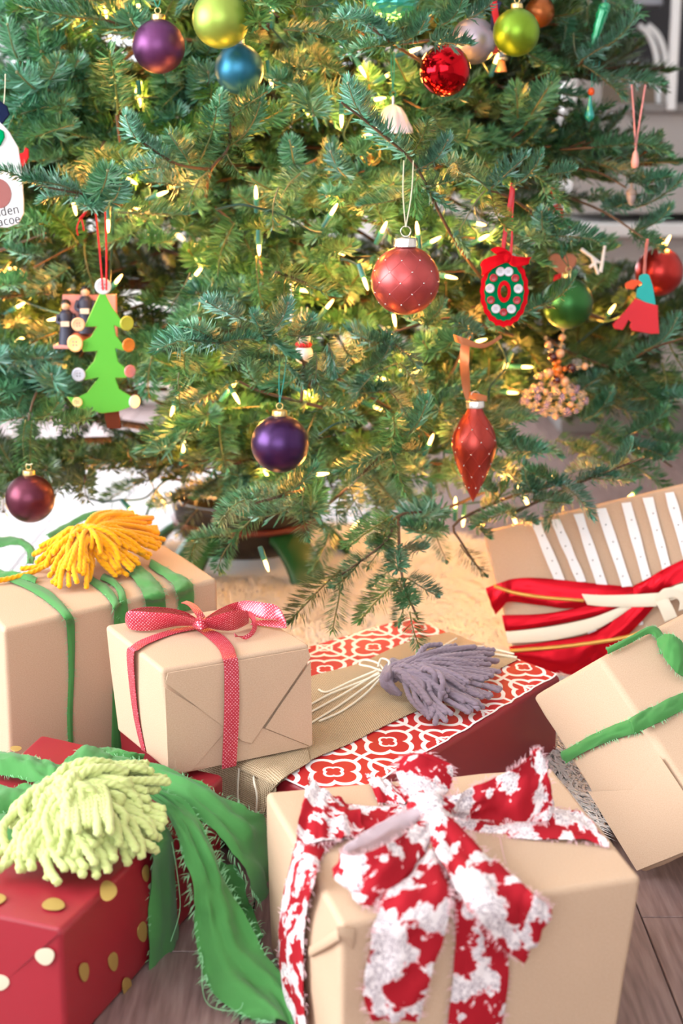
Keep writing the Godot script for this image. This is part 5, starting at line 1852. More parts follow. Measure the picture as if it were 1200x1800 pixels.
func felt_ornaments() -> void:
	# felt fir tree with buttons
	var z := 2.1
	var p := at_depth(185, 640, z)
	var k := per_pixel(p)
	var o := thing("felt_tree_ornament", "bright green felt tree with buttons at its tips, hung on red thread", "ornament", p)
	var half := [[185, 508], [200, 540], [222, 572], [219, 577], [203, 572], [206, 590], [222, 612], [219, 616], [204, 612], [208, 636], [226, 652], [222, 664], [202, 664], [208, 684], [230, 698], [226, 716], [205, 724], [178, 727], [150, 723], [128, 714], [116, 698], [132, 700], [152, 690], [166, 672], [172, 664], [148, 668], [150, 652], [166, 634], [172, 617], [148, 618], [142, 602], [162, 592], [173, 574], [152, 574], [166, 545]]
	part(o, "felt_tree", cutout(outline(half, Vector2(185, 640), k), 0.003, 0.0006), felt(c8(98, 178, 66)))
	part(o, "backing", moved(cutout(outline(half, Vector2(186.5, 639), k), 0.0014, 0.0004), Transform3D(Basis(), Vector3(0, 0, -0.0022))), felt(c8(206, 214, 120)))
	part(o, "trunk", moved(cutout(outline([[179, 722], [205, 722], [208, 752], [207, 756], [184, 756], [180, 740]], Vector2(185, 640), k), 0.003, 0.0006), Transform3D(Basis(), Vector3(0, 0, -0.0045))), felt(c8(104, 52, 36)))
	var tones := [[141, 570, 12, c8(232, 178, 132), 0.0], [134, 603, 15, c8(238, 178, 112), -0.3], [138, 658, 12, c8(204, 204, 216), 0.0], [134, 707, 9, c8(232, 206, 136), 0.0], [226, 568, 13, c8(186, 190, 70), 0.6], [228, 606, 12, c8(226, 132, 50), 0.6], [229, 652, 11, c8(226, 140, 140), 0.6], [235, 706, 12, c8(206, 206, 210), 0.8], [187, 504, 14, c8(214, 220, 226), 0.2]]
	for t in tones:
		button(o, Vector3(t[0] - 185, 640 - t[1], 0) * k + Vector3(0, 0, 0.0035), t[2] * k, mat(t[3], 0.25), t[4], t[4] < 0.4)
	for s in [[181, 510, 168, 374], [187, 510, 185, 372]]:
		wpart(o, "thread", tube(spots([[s[0], s[1], z - 0.006], [(s[0] + s[2]) / 2 + 1, 440, z - 0.01], [s[2], s[3], z - 0.03]]), 0.0013, 0.0013, 7), M.red_thread)
	# the red knot on the twig to its left
	o = thing("thread_knot", "loose red thread knot on the twig up and left of the felt tree", "thread", at_depth(148, 385, 2.08))
	wpart(o, "strand", strip([[152, 352, 2.07], [147, 372, 2.06], [138, 384, 2.07]], [[157, 354, 2.07], [152, 374, 2.06], [143, 386, 2.07]], 0.001, 10, 3), M.red_thread)
	wpart(o, "strand", tube(catmull(spots([[141, 384, 2.07], [135, 400, 2.06], [137, 413, 2.07]]), 8), 0.0012, 0.0012, 6), M.red_thread)
	wpart(o, "strand", tube(catmull(spots([[143, 384, 2.07], [146, 396, 2.06], [147, 405, 2.07]]), 8), 0.0012, 0.0012, 6), M.red_thread)
	# plaque with two small robed figures
	p = at_depth(146, 560, 2.2)
	k = per_pixel(p)
	o = thing("figure_plaque", "pink plaque with two small dark robed figurines holding open books, behind the felt tree", "ornament", p)
	var pink := mat(c8(222, 150, 142), 0.5)
	part(o, "plaque", cutout(outline([[112, 518], [206, 518], [206, 606], [112, 606]], Vector2(146, 560), k), 0.008, 0.0015), pink)
	part(o, "base", soft_box(Vector3(112 * k, 7 * k, 0.034), Vector3(8 * k, -46 * k, 0.012), 0.0015), pink)
	for f in [[120, 553, 1.0], [155, 530, 1.05]]:
		var c: Vector3 = Vector3(f[0] - 146, 560 - f[1], 0) * k + Vector3(0, 0, 0.016)
		var s: float = f[2] * k
		var robe := mat(c8(40, 40, 62), 0.5)
		part(o, "robe", moved(lathe([[15 * s, -50 * s], [13 * s, -30 * s], [11 * s, -10 * s], [13 * s, 2 * s], [8 * s, 9 * s], [3 * s, 11 * s]], 16), Transform3D(Basis(), c)), robe)
		part(o, "head", blob(c + Vector3(0, 17 * s, 0), Vector3(7.5, 9, 7.5) * s, 12), mat(c8(222, 178, 150), 0.5))
		part(o, "hair", blob(c + Vector3(0, 21 * s, -2 * s), Vector3(8.6, 7.5, 8.2) * s, 12), mat(c8(30, 24, 24), 0.5))
		for w in [-1.0, 1.0]:
			part(o, "arm", tube(catmull(PackedVector3Array([c + Vector3(w * 12, 2, 0) * s, c + Vector3(w * 15, -9, 5) * s, c + Vector3(w * 5, -13, 12) * s]), 8), 4.4 * s, 3.2 * s, 8), robe)
		part(o, "book", soft_box(Vector3(15, 9, 3) * s, c + Vector3(0, -13, 14) * s, 0.0005), mat(c8(214, 200, 176), 0.6))
	part(o, "scenery", blob(Vector3(-6 * k, -36 * k, 0.02), Vector3(24, 14, 9) * k, 14), mat(c8(196, 106, 74), 0.6))
	# felt wreath
	z = 2.04
	p = at_depth(886, 512, z)
	k = per_pixel(p)
	o = thing("felt_wreath_ornament", "red and green felt wreath with white and red buttons and a red bow on top", "ornament", p)
	o.rotation_degrees.y = -8
	var ring_out := PackedVector2Array()
	var green_out := PackedVector2Array()
	for i in 40:
		var a := TAU * i / 40
		var scallop := 1.0 + 0.022 * cos(20 * a)
		ring_out.append(Vector2(42 * cos(a), 62 * sin(a)) * scallop * k)
		green_out.append(Vector2(34.5 * cos(a), 51 * sin(a)) * scallop * k)
	part(o, "red_felt", with_hole(ring_out, 9 * k, 15 * k, 0.003), felt(c8(206, 20, 32)))
	part(o, "green_felt", moved(with_hole(green_out, 9.5 * k, 16 * k, 0.0022), Transform3D(Basis(), Vector3(0, 0, 0.0026))), felt(c8(0, 120, 72)))
	part(o, "inner_ring", moved(with_hole(ellipse(11.5 * k, 19 * k, 24), 6.2 * k, 11 * k, 0.0022), Transform3D(Basis(), Vector3(0, 0, 0.0046))), felt(c8(206, 20, 32)))
	for i in 11:
		var a := PI / 2 + TAU * (i + 0.5) / 11
		var white := i % 2 == 0
		button(o, Vector3(25 * cos(a) * k, 36 * sin(a) * k, 0.0052), (8.0 if white else 6.8) * k, mat(c8(206, 206, 216) if white else c8(170, 30, 42), 0.25))
	var rb := felt(c8(206, 20, 32))
	var sat := mat(c8(206, 26, 40), 0.4)
	part(o, "bow_loop", strip3(lk([[4, 52, 9], [-14, 44, 14], [-36, 30, 10], [-40, 26, 6]], k), lk([[6, 66, 9], [-14, 64, 16], [-36, 56, 12], [-42, 46, 6]], k), 0.001, 16, 5, 0.002), rb)
	part(o, "bow_loop", strip3(lk([[4, 52, 9], [16, 44, 14], [34, 46, 10], [42, 50, 6]], k), lk([[4, 66, 9], [18, 62, 14], [36, 60, 12], [46, 60, 6]], k), 0.001, 16, 5, 0.002), rb)
	part(o, "bow_loop", strip3(lk([[0, 56, 8], [-14, 64, 12], [-26, 72, 8]], k), lk([[14, 60, 8], [4, 72, 12], [-12, 78, 8]], k), 0.001, 12, 5, 0.002), rb)
	part(o, "knot", blob(Vector3(5, 58, 12) * k, Vector3(7, 8, 5) * k, 12), rb)
	part(o, "ribbon", strip3(lk([[-8, 62, 2], [-4, 110, 2], [2, 150, 0], [6, 186, -4]], k), lk([[-2, 62, 2], [4, 110, 2], [10, 150, 0], [14, 184, -4]], k), 0.0008, 14, 4), sat)
	part(o, "ribbon", strip3(lk([[6, 62, 0], [9, 90, 0], [9, 120, -2], [10, 182, -6]], k), lk([[12, 62, 0], [13, 90, 0], [12, 120, -2], [14, 182, -6]], k), 0.0008, 14, 4), sat)
	# painted bird
	z = 2.2
	p = at_depth(1126, 530, z)
	k = per_pixel(p)
	o = thing("bird_ornament", "painted paper bird with a teal head, orange beak and red skirt, on a pink cord", "ornament", p)
	var mid := Vector2(1126, 530)
	part(o, "red_body", cutout(outline([[1116, 524], [1132, 530], [1156, 537], [1158, 560], [1161, 586], [1148, 587], [1112, 581], [1108, 574], [1110, 566], [1106, 562], [1102, 570], [1096, 580], [1082, 578], [1078, 570], [1098, 548]], mid, k), 0.003, 0.0007), mat(c8(214, 36, 48), 0.6))
	part(o, "teal_head", cutout(outline([[1121, 486], [1130, 480], [1138, 484], [1145, 502], [1150, 524], [1152, 536], [1134, 532], [1117, 522], [1118, 508], [1126, 500], [1120, 494]], mid, k), 0.003, 0.0007), mat(c8(28, 176, 172), 0.6))
	part(o, "beak", moved(cutout(outline([[1097, 498], [1108, 492], [1120, 492], [1127, 498], [1118, 502], [1112, 509], [1100, 508], [1096, 503]], mid, k), 0.003, 0.0007), Transform3D(Basis(), Vector3(0, 0, 0.001))), mat(c8(226, 84, 36), 0.6))
	for d in [-0.001, 0.001]:
		wpart(o, "cord", tube(catmull(spots([[1132, 482, z], [1134, 450, z - 0.01], [1138, 420, z - 0.02]]), 14), 0.0013, 0.0013, 8, 2, 500.0), mat(c8(206, 130, 126), 0.6)).position.x += d
	# white snowman-shaped tag at the left edge, lettered in black
	z = 2.0
	p = at_depth(8, 330, z)
	k = per_pixel(p)
	mid = Vector2(8, 330)
	o = thing("photo_ornament", "white snowman tag with navy hat, red mitten and handwriting, cut by the left edge", "ornament", p)
	part(o, "tag", cutout(outline([[-44, 260], [-20, 222], [2, 212], [22, 236], [36, 262], [40, 300], [41, 350], [40, 374], [30, 392], [10, 399], [-20, 398], [-50, 390], [-58, 330]], mid, k), 0.004, 0.001), mat(c8(232, 228, 228), 0.5))
	part(o, "hat", moved(cutout(outline([[-36, 150], [2, 148], [5, 180], [20, 192], [24, 206], [10, 222], [-2, 210], [-40, 205]], mid, k), 0.005, 0.001), Transform3D(Basis(), Vector3(0, 0, 0.001))), felt(c8(28, 36, 62)))
	part(o, "hat_band", moved(cutout(outline([[-30, 178], [3, 176], [3, 198], [-30, 198]], mid, k), 0.005, 0.001), Transform3D(Basis(), Vector3(0, 0, 0.003))), felt(c8(214, 96, 40)))
	part(o, "scarf", moved(cutout(outline([[-30, 230], [2, 228], [13, 234], [14, 244], [6, 258], [-10, 262], [-30, 256]], mid, k), 0.004, 0.001), Transform3D(Basis(), Vector3(0, 0, 0.004))), felt(c8(0, 140, 84)))
	part(o, "mitten", moved(cutout(outline([[36, 272], [44, 270], [48, 261], [53, 264], [53, 278], [46, 290], [37, 300]], mid, k), 0.004, 0.001), Transform3D(Basis(), Vector3(0, 0, -0.001))), felt(c8(206, 44, 46)))
	part(o, "picture", moved(cutout(ellipse(24 * k, 26 * k, 28), 0.001, 0.0003), Transform3D(Basis(), Vector3(-12 * k, -10 * k, 0.0026))), mat(c8(150, 84, 78), 0.5))
	for w in [["iden", 8, 370, 13.0], ["acoe", 8, 387, 13.0]]:
		var t := TextMesh.new()
		t.text = w[0]
		t.font_size = 32
		t.pixel_size = w[3] * 1.5 * k / 32.0
		t.depth = 0.0003
		var f := SystemFont.new()
		f.font_names = PackedStringArray(["Droid Sans"])
		t.font = f
		var lt := part(o, "lettering", t, M.black)
		lt.position = Vector3((w[1] - 8 + 5) * k, (330 - w[2]) * k, 0.0024)
		lt.rotation_degrees.z = 10
	hang(o, at_depth(2, 212, z), at_depth(4, 130, z), M.cream_thread)


func lk(list: Array, k: float) -> PackedVector3Array:
	var out := PackedVector3Array()
	for q in list:
		out.append(Vector3(q[0], q[1], q[2]) * k)
	return out


func ellipse(rx: float, ry: float, n: int) -> PackedVector2Array:
	var out := PackedVector2Array()
	for i in n:
		out.append(Vector2(rx * cos(TAU * i / n), ry * sin(TAU * i / n)))
	return out


# a flat ring: an outline round an oval hole, as a band of quads with thickness
func with_hole(out: PackedVector2Array, hx: float, hy: float, depth: float) -> ArrayMesh:
	var n := out.size()
	var v := PackedVector3Array()
	var idx := PackedInt32Array()
	for i in n:
		var a := TAU * i / n
		var h := Vector2(hx * cos(a), hy * sin(a))
		v.append_array([Vector3(out[i].x, out[i].y, depth / 2), Vector3(h.x, h.y, depth / 2), Vector3(h.x, h.y, -depth / 2), Vector3(out[i].x, out[i].y, -depth / 2)])
	for i in n:
		var a := i * 4
		var b := ((i + 1) % n) * 4
		for s in 4:
			var t := (s + 1) % 4
			idx.append_array([a + s, a + t, b + s, b + s, a + t, b + t])
	# flat faces: split the points of each quad
	var st := SurfaceTool.new()
	st.begin(Mesh.PRIMITIVE_TRIANGLES)
	st.set_smooth_group(-1)
	for i in idx:
		st.add_vertex(v[i])
	st.generate_normals()
	return st.commit()


# ---------------------------------------------------------------- gifts
func quad_box(top: Array, y: float, low: Array) -> Array:    # corners from four points of the lid at a height, and four below
	var c := []
	for q in top:
		c.append(at_height(q[0], q[1], y) if q is Array else q)
	for q in low:
		c.append(q)
	return c


func under(c: Array, y: float, inset := 0.0) -> Array:
	var mid: Vector3 = (c[0] + c[1] + c[2] + c[3]) / 4
	var out := []
	for p in c:
		var q: Vector3 = p + (mid - p).normalized() * inset
		out.append(Vector3(q.x, y, q.z))
	return out


func base_of(c: Array) -> Vector3:
	return (c[4] + c[5] + c[6] + c[7]) / 4


func face(a: Vector3, b: Vector3, c: Vector3) -> void:      # the plane that the next strips lie on
	cur_point = a
	cur_normal = (b - a).cross(c - a).normalized()
	if cur_normal.dot(EYE - a) < 0.0:
		cur_normal = -cur_normal


# a folded flap lying on a face: outline in parts of the face's width and height from corner o
func flap(t: Node3D, o: Vector3, across: Vector3, down: Vector3, list: Array, thick := 0.0014, lift := 0.0) -> void:
	var n := across.cross(down).normalized()
	if n.dot(EYE - o) < 0.0:
		n = -n
	var pts := PackedVector3Array()
	for q in list:
		pts.append(o + across * q[0] + down * q[1] + n * lift)
	wpart(t, "paper_flap", plate(pts, n, thick), M.kraft)


func cloth(t: Node3D, called: String, ra: Array, rb: Array, m: Material, thread: Material, count := 60, bulge := 0.002, wave := 0.002, length := 0.006, n := 30, wide := 7, thick := 0.0009) -> void:
	var o := wpart(t, called, strip(ra, rb, thick, n, wide, bulge, wave, count), m)
	if count > 0:
		part(o, "frayed_edge", fray(ra, rb, count, length), thread, "stuff")


func gift_green_strips() -> void:
	var y := 0.24
	var fl := at_height(5, 1105, y)
	var fr := at_height(383, 1016, y)
	var br := at_height(288, 955, y)
	var top := [fl + br - fr, br, fr, fl]
	var c := top + under(top, 0.012, -0.002)
	var o := thing("gift_box", "large plain kraft paper box with thin torn green strips under the mustard yarn tassel", "gift", base_of(c))
	wpart(o, "wrapped_box", wrapped_box(c, 0.007, 10, 0.002, 0.0016, 4), M.kraft)
	var g: Material = M.green_cloth
	var th: Material = M.green_thread
	face(c[2], c[3], c[7])
	# strips over the lid and down the front
	cloth(o, "green_strip", [[-6, 998, -0.243], [40, 1018, -0.243], [80, 1035, -0.243], [112, 1062, -0.243], [126, 1082, -0.2415], [131, 1100, 9.003], [131, 1180, 9.002], [128, 1260, 9.002], [129, 1312, 9.002]], [[-6, 1012, -0.243], [34, 1030, -0.243], [66, 1046, -0.243], [94, 1066, -0.243], [112, 1086, -0.2415], [117, 1104, 9.003], [121, 1180, 9.002], [118, 1260, 9.002], [121, 1312, 9.002]], g, th, 110, 0.002, 0.001)
	cloth(o, "green_strip", [[140, 1000, -0.243], [170, 1018, -0.243], [190, 1030, -0.243], [203, 1046, -0.243], [210, 1060, -0.2415], [213, 1070, 9.004], [214, 1200, 9.002], [214, 1320, 9.002]], [[150, 1020, -0.243], [172, 1036, -0.243], [188, 1050, -0.243], [196, 1062, -0.2415], [199, 1072, -0.2415], [200, 1080, 9.004], [198, 1200, 9.002], [196, 1320, 9.002]], g, th, 70, 0.002, 0.001)
	cloth(o, "green_strip", [[185, 1008, -0.244], [205, 1020, -0.245], [216, 1034, -0.244], [222, 1052, -0.2415], [224, 1066, 9.004], [226, 1100, 9.004]], [[176, 1018, -0.244], [196, 1028, -0.245], [206, 1040, -0.244], [209, 1056, -0.2415], [210, 1070, 9.005], [211, 1100, 9.004]], g, th, 40, 0.002, 0.001)
	cloth(o, "green_strip", [[240, 990, -0.244], [268, 1012, -0.246], [284, 1030, -0.244], [290, 1046, -0.2415], [291, 1058, 9.003], [292, 1090, 9.003]], [[220, 1000, -0.244], [236, 1020, -0.246], [248, 1040, -0.244], [254, 1052, -0.2415], [256, 1064, 9.003], [258, 1090, 9.003]], g, th, 50, 0.003, 0.002)
	cloth(o, "green_strip", [[268, 985, -0.244], [300, 1002, -0.247], [326, 1014, -0.247], [338, 1026, -0.2435], [341, 1040, 9.005], [340, 1070, 9.003]], [[262, 996, -0.244], [288, 1014, -0.246], [304, 1030, -0.246], [310, 1042, -0.2435], [313, 1052, 9.005], [314, 1075, 9.003]], g, th, 50, 0.003, 0.002)
	cloth(o, "green_strip", [[-8, 946, -0.243], [30, 944, -0.246], [56, 958, -0.246], [62, 976, -0.244], [58, 992, -0.243]], [[-8, 962, -0.243], [24, 958, -0.244], [44, 966, -0.244], [48, 978, -0.243], [46, 992, -0.243]], g, th, 50, 0.002, 0.002)
	cloth(o, "green_strip", [[80, 942, -0.243], [120, 918, -0.25], [160, 899, -0.262], [200, 900, -0.262], [240, 915, -0.25]], [[90, 950, -0.243], [122, 930, -0.25], [162, 912, -0.258], [200, 912, -0.258], [236, 926, -0.248]], g, th, 50, 0.002, 0.002)
	cloth(o, "green_strip", [[-8, 1010, -0.243], [20, 1004, -0.248], [44, 1008, -0.249], [66, 1016, -0.246]], [[-8, 1020, -0.243], [20, 1014, -0.245], [42, 1018, -0.246], [62, 1026, -0.244]], g, th, 36, 0.002, 0.001)


func gift_patterned() -> void:
	var y := 0.124
	var top := [at_height(205, 1236, y), at_height(715, 1085, y), at_height(985, 1188, y), at_height(603, 1418, y)]
	var c := top + under(top, 0.012, 0.002)
	var o := thing("gift_box", "long dark red box with a red and white printed lid and burlap band", "gift", base_of(c))
	wpart(o, "wrapped_box", wrapped_box(c, 0.006, 10, 0.001, 0.0008, 8), M.dark_red_paper)
	# the printed sheet, its near edge trimmed unevenly
	var n := 40
	var far := PackedVector3Array()
	var near := PackedVector3Array()
	for i in n:
		var t := i / (n - 1.0)
		far.append(box_point(c, t, 0.012, 1.0) + Vector3(0, 0.0007, 0))
		near.append(box_point(c, t, 0.985 + rng.randf_range(-0.006, 0.006), 1.0) + Vector3(0, 0.0007, 0))
	wpart(o, "printed_sheet", strip3(near, far, 0.0006, n, 5), M.quatrefoil)
	# burlap over the lid and down the far left end
	face(c[0], c[3], c[7])
	wpart(o, "burlap_band", strip([[790, 1112, -0.1262], [706, 1132, -0.127], [627, 1168, -0.127], [545, 1190, -0.127], [430, 1240, -0.127], [345, 1288, -0.127], [325, 1304, -0.12]], [[910, 1159, -0.1262], [815, 1208, -0.127], [720, 1254, -0.127], [610, 1308, -0.127], [540, 1340, -0.127], [500, 1366, -0.1275], [480, 1380, -0.12]], 0.0012, 44, 12, 0.0005, 0.0012, 3), M.burlap)
	wpart(o, "burlap_band", strip([[340, 1292, -0.127], [330, 1310, 9.005], [330, 1350, 9.005], [332, 1420, 9.006]], [[505, 1364, -0.1275], [488, 1384, 9.006], [478, 1420, 9.005], [476, 1500, 9.006]], 0.0012, 16, 10, 0.001, 0.002, 5), M.burlap)
	wpart(o, "burlap_edge", strip([[540, 1316, -0.1285], [500, 1336, -0.1285], [470, 1352, -0.128], [452, 1375, 9.008], [448, 1430, 9.008]], [[545, 1338, -0.129], [515, 1356, -0.129], [494, 1372, -0.128], [474, 1396, 9.008], [466, 1430, 9.008]], 0.001, 18, 5, 0.002, 0.001, 7), M.burlap)
	for q in [[[903, 1150, -0.127], [860, 1140, -0.13], [838, 1142, -0.132]], [[908, 1156, -0.127], [870, 1150, -0.131], [840, 1150, -0.134]]]:
		wpart(o, "cord", tube(catmull(spots(q), 10), 0.0018, 0.0016, 6), M.cord)
	for q in [[[450, 1340, -0.12], [446, 1370, 9.012], [452, 1400, 9.014], [449, 1440, 9.012]], [[420, 1350, -0.12], [418, 1400, 9.012], [424, 1450, 9.01]]]:
		wpart(o, "cord", tube(catmull(spots(q), 14), 0.0013, 0.0012, 6), M.cord)


func gift_dotted() -> void:
	var y := 0.124
	var top := [at_height(72, 1290, y), at_height(394, 1361, y), at_height(107, 1637, y), at_height(-230, 1562, y)]
	var c := top + under(top, 0.0, 0.006)
	var o := thing("gift_box", "red paper box with gold dots, wrapped in green cloth under the lime yarn tassel", "gift", base_of(c))
	wpart(o, "wrapped_box", wrapped_box(c, 0.006, 10, 0.002, 0.001, 12), M.red_paper)
	# the end flap on the left face
	var fn: Vector3 = (c[2] - c[3]).cross(c[7] - c[3]).normalized()
	if fn.dot(EYE - c[3]) < 0.0:
		fn = -fn
	var across: Vector3 = c[2] - c[3]
	var down: Vector3 = c[7] - c[3]
	wpart(o, "paper_flap", plate(PackedVector3Array([c[3] + fn * 0.0006, c[2] + fn * 0.0006, c[3] + across * 0.62 + down * 0.62 + fn * 0.0006, c[3] + across * 0.3 + down * 0.66 + fn * 0.0006]), fn, 0.0015), M.red_paper)
	# dots: right face, lid, left face
	face(c[2], c[1], c[6])
	for d in [[148, 1708, 8.5, 17], [199, 1690, 8.5, 17], [223, 1735, 8, 18], [250, 1638, 8.5, 18], [256, 1535, 6, 15], [360, 1470, 5, 12], [372, 1420, 4.5, 10]]:
		dot(o, d, M.gold_dot)
	face(c[0], c[1], c[2])
	for d in [[94, 1590, 20, 11], [190, 1566, 15, 18], [28, 1316, 10, 5], [-10, 1580, 20, 11], [150, 1480, 18, 10], [60, 1480, 18, 10]]:
		dot(o, d, M.gold_dot)
	face(c[3], c[2], c[7])
	for d in [[79, 1681, 17, 15], [2, 1727, 14, 14], [-40, 1650, 17, 15]]:
		dot(o, d, M.pale_dot)
	# green cloth: the band down the right face
	var g: Material = M.green_cloth
	var th: Material = M.green_thread
	face(c[2], c[1], c[6])
	cloth(o, "green_band", [[282, 1420, -0.13], [292, 1450, -0.13], [303, 1470, 9.004], [308, 1530, 9.004], [311, 1600, 9.005], [308, 1670, 9.005], [290, 1720, 9.005], [268, 1742, 9.004]], [[230, 1440, -0.13], [250, 1480, -0.13], [266, 1505, -0.126], [264, 1560, 9.004], [264, 1620, 9.005], [262, 1680, 9.005], [260, 1722, 9.005], [258, 1746, 9.004]], g, th, 90, 0.004, 0.003, 0.007)
	# cloth heaped on the lid
	cloth(o, "green_loop", [[-20, 1318, -0.135], [40, 1326, -0.142], [80, 1336, -0.146], [112, 1352, -0.142]], [[-20, 1362, -0.13], [40, 1366, -0.136], [80, 1382, -0.136], [110, 1378, -0.138]], g, th, 70, 0.006, 0.004)
	cloth(o, "green_loop", [[-20, 1385, -0.132], [40, 1380, -0.138], [80, 1374, -0.142], [118, 1362, -0.142]], [[-20, 1440, -0.127], [40, 1420, -0.13], [80, 1402, -0.134], [118, 1384, -0.138]], g, th, 60, 0.006, 0.004)
	cloth(o, "green_loop", [[-20, 1430, -0.13], [50, 1422, -0.132], [100, 1400, -0.135], [140, 1380, -0.138]], [[-20, 1500, -0.127], [50, 1480, -0.128], [100, 1450, -0.13], [150, 1420, -0.132]], g, th, 40, 0.004, 0.003)
	cloth(o, "green_knot", [[92, 1372, -0.136], [110, 1344, -0.15], [138, 1318, -0.158], [170, 1316, -0.158], [196, 1330, -0.15]], [[108, 1400, -0.132], [126, 1380, -0.144], [146, 1366, -0.15], [176, 1364, -0.15], [200, 1376, -0.142]], g, th, 80, 0.005, 0.003)
	cloth(o, "green_loop", [[176, 1316, -0.14], [200, 1314, -0.142], [228, 1322, -0.142], [254, 1328, -0.138]], [[180, 1336, -0.138], [204, 1338, -0.138], [230, 1336, -0.137], [252, 1334, -0.136]], g, th, 0, 0.004, 0.002)
	# the two long tails
	cloth(o, "green_tail", [[150, 1322, -0.15], [220, 1330, -0.148], [280, 1348, -0.146], [340, 1370, -0.142], [400, 1402, -0.134], [440, 1426, -0.12], [461, 1442, -0.1], [470, 1500, -0.06]], [[150, 1372, -0.14], [220, 1376, -0.138], [280, 1392, -0.136], [330, 1424, -0.132], [372, 1460, -0.122], [412, 1510, -0.1], [440, 1560, -0.07], [458, 1588, -0.04]], g, th, 200, 0.006, 0.005, 0.009, 40, 11)
	cloth(o, "green_tail", [[410, 1520, -0.085], [430, 1560, -0.06], [445, 1600, -0.03], [462, 1650, -0.012]], [[360, 1490, -0.1], [380, 1560, -0.05], [402, 1620, -0.02], [440, 1665, -0.008]], g, th, 40, 0.006, 0.004, 0.008, 20, 7)
	cloth(o, "green_tail", [[240, 1376, -0.14], [296, 1396, -0.142], [342, 1430, -0.138], [374, 1490, -0.12], [398, 1550, -0.09], [430, 1612, -0.06], [462, 1668, -0.04], [500, 1732, -0.018], [524, 1806, -0.01]], [[230, 1400, -0.134], [280, 1416, -0.134], [312, 1470, -0.13], [330, 1540, -0.105], [342, 1610, -0.07], [352, 1680, -0.04], [372, 1742, -0.016], [420, 1780, -0.008], [480, 1798, -0.006]], g, th, 260, 0.009, 0.007, 0.01, 50, 13)
	for q in [[[302, 1480, -0.13], [312, 1540, 9.02], [316, 1600, 9.02], [300, 1655, 9.02]], [[356, 1680, -0.04], [356, 1740, -0.012], [372, 1770, -0.008], [420, 1775, -0.012], [428, 1744, -0.02]]]:
		wpart(o, "loose_thread", tube(catmull(spots(q), 20), 0.0004, 0.0003, 5), M.green_thread)


func dot(o: Node3D, d: Array, m: Material) -> void:
	var pts := PackedVector3Array()
	for i in 18:
		var a := TAU * i / 18
		var w := 1.0 + 0.06 * sin(3 * a + d[0])
		pts.append(at_plane(d[0] + d[2] * cos(a) * w, d[1] + d[3] * sin(a) * w, cur_point + cur_normal * 0.0021, cur_normal))
	wpart(o, "printed_dot", plate(pts, cur_normal, 0.0004), m)


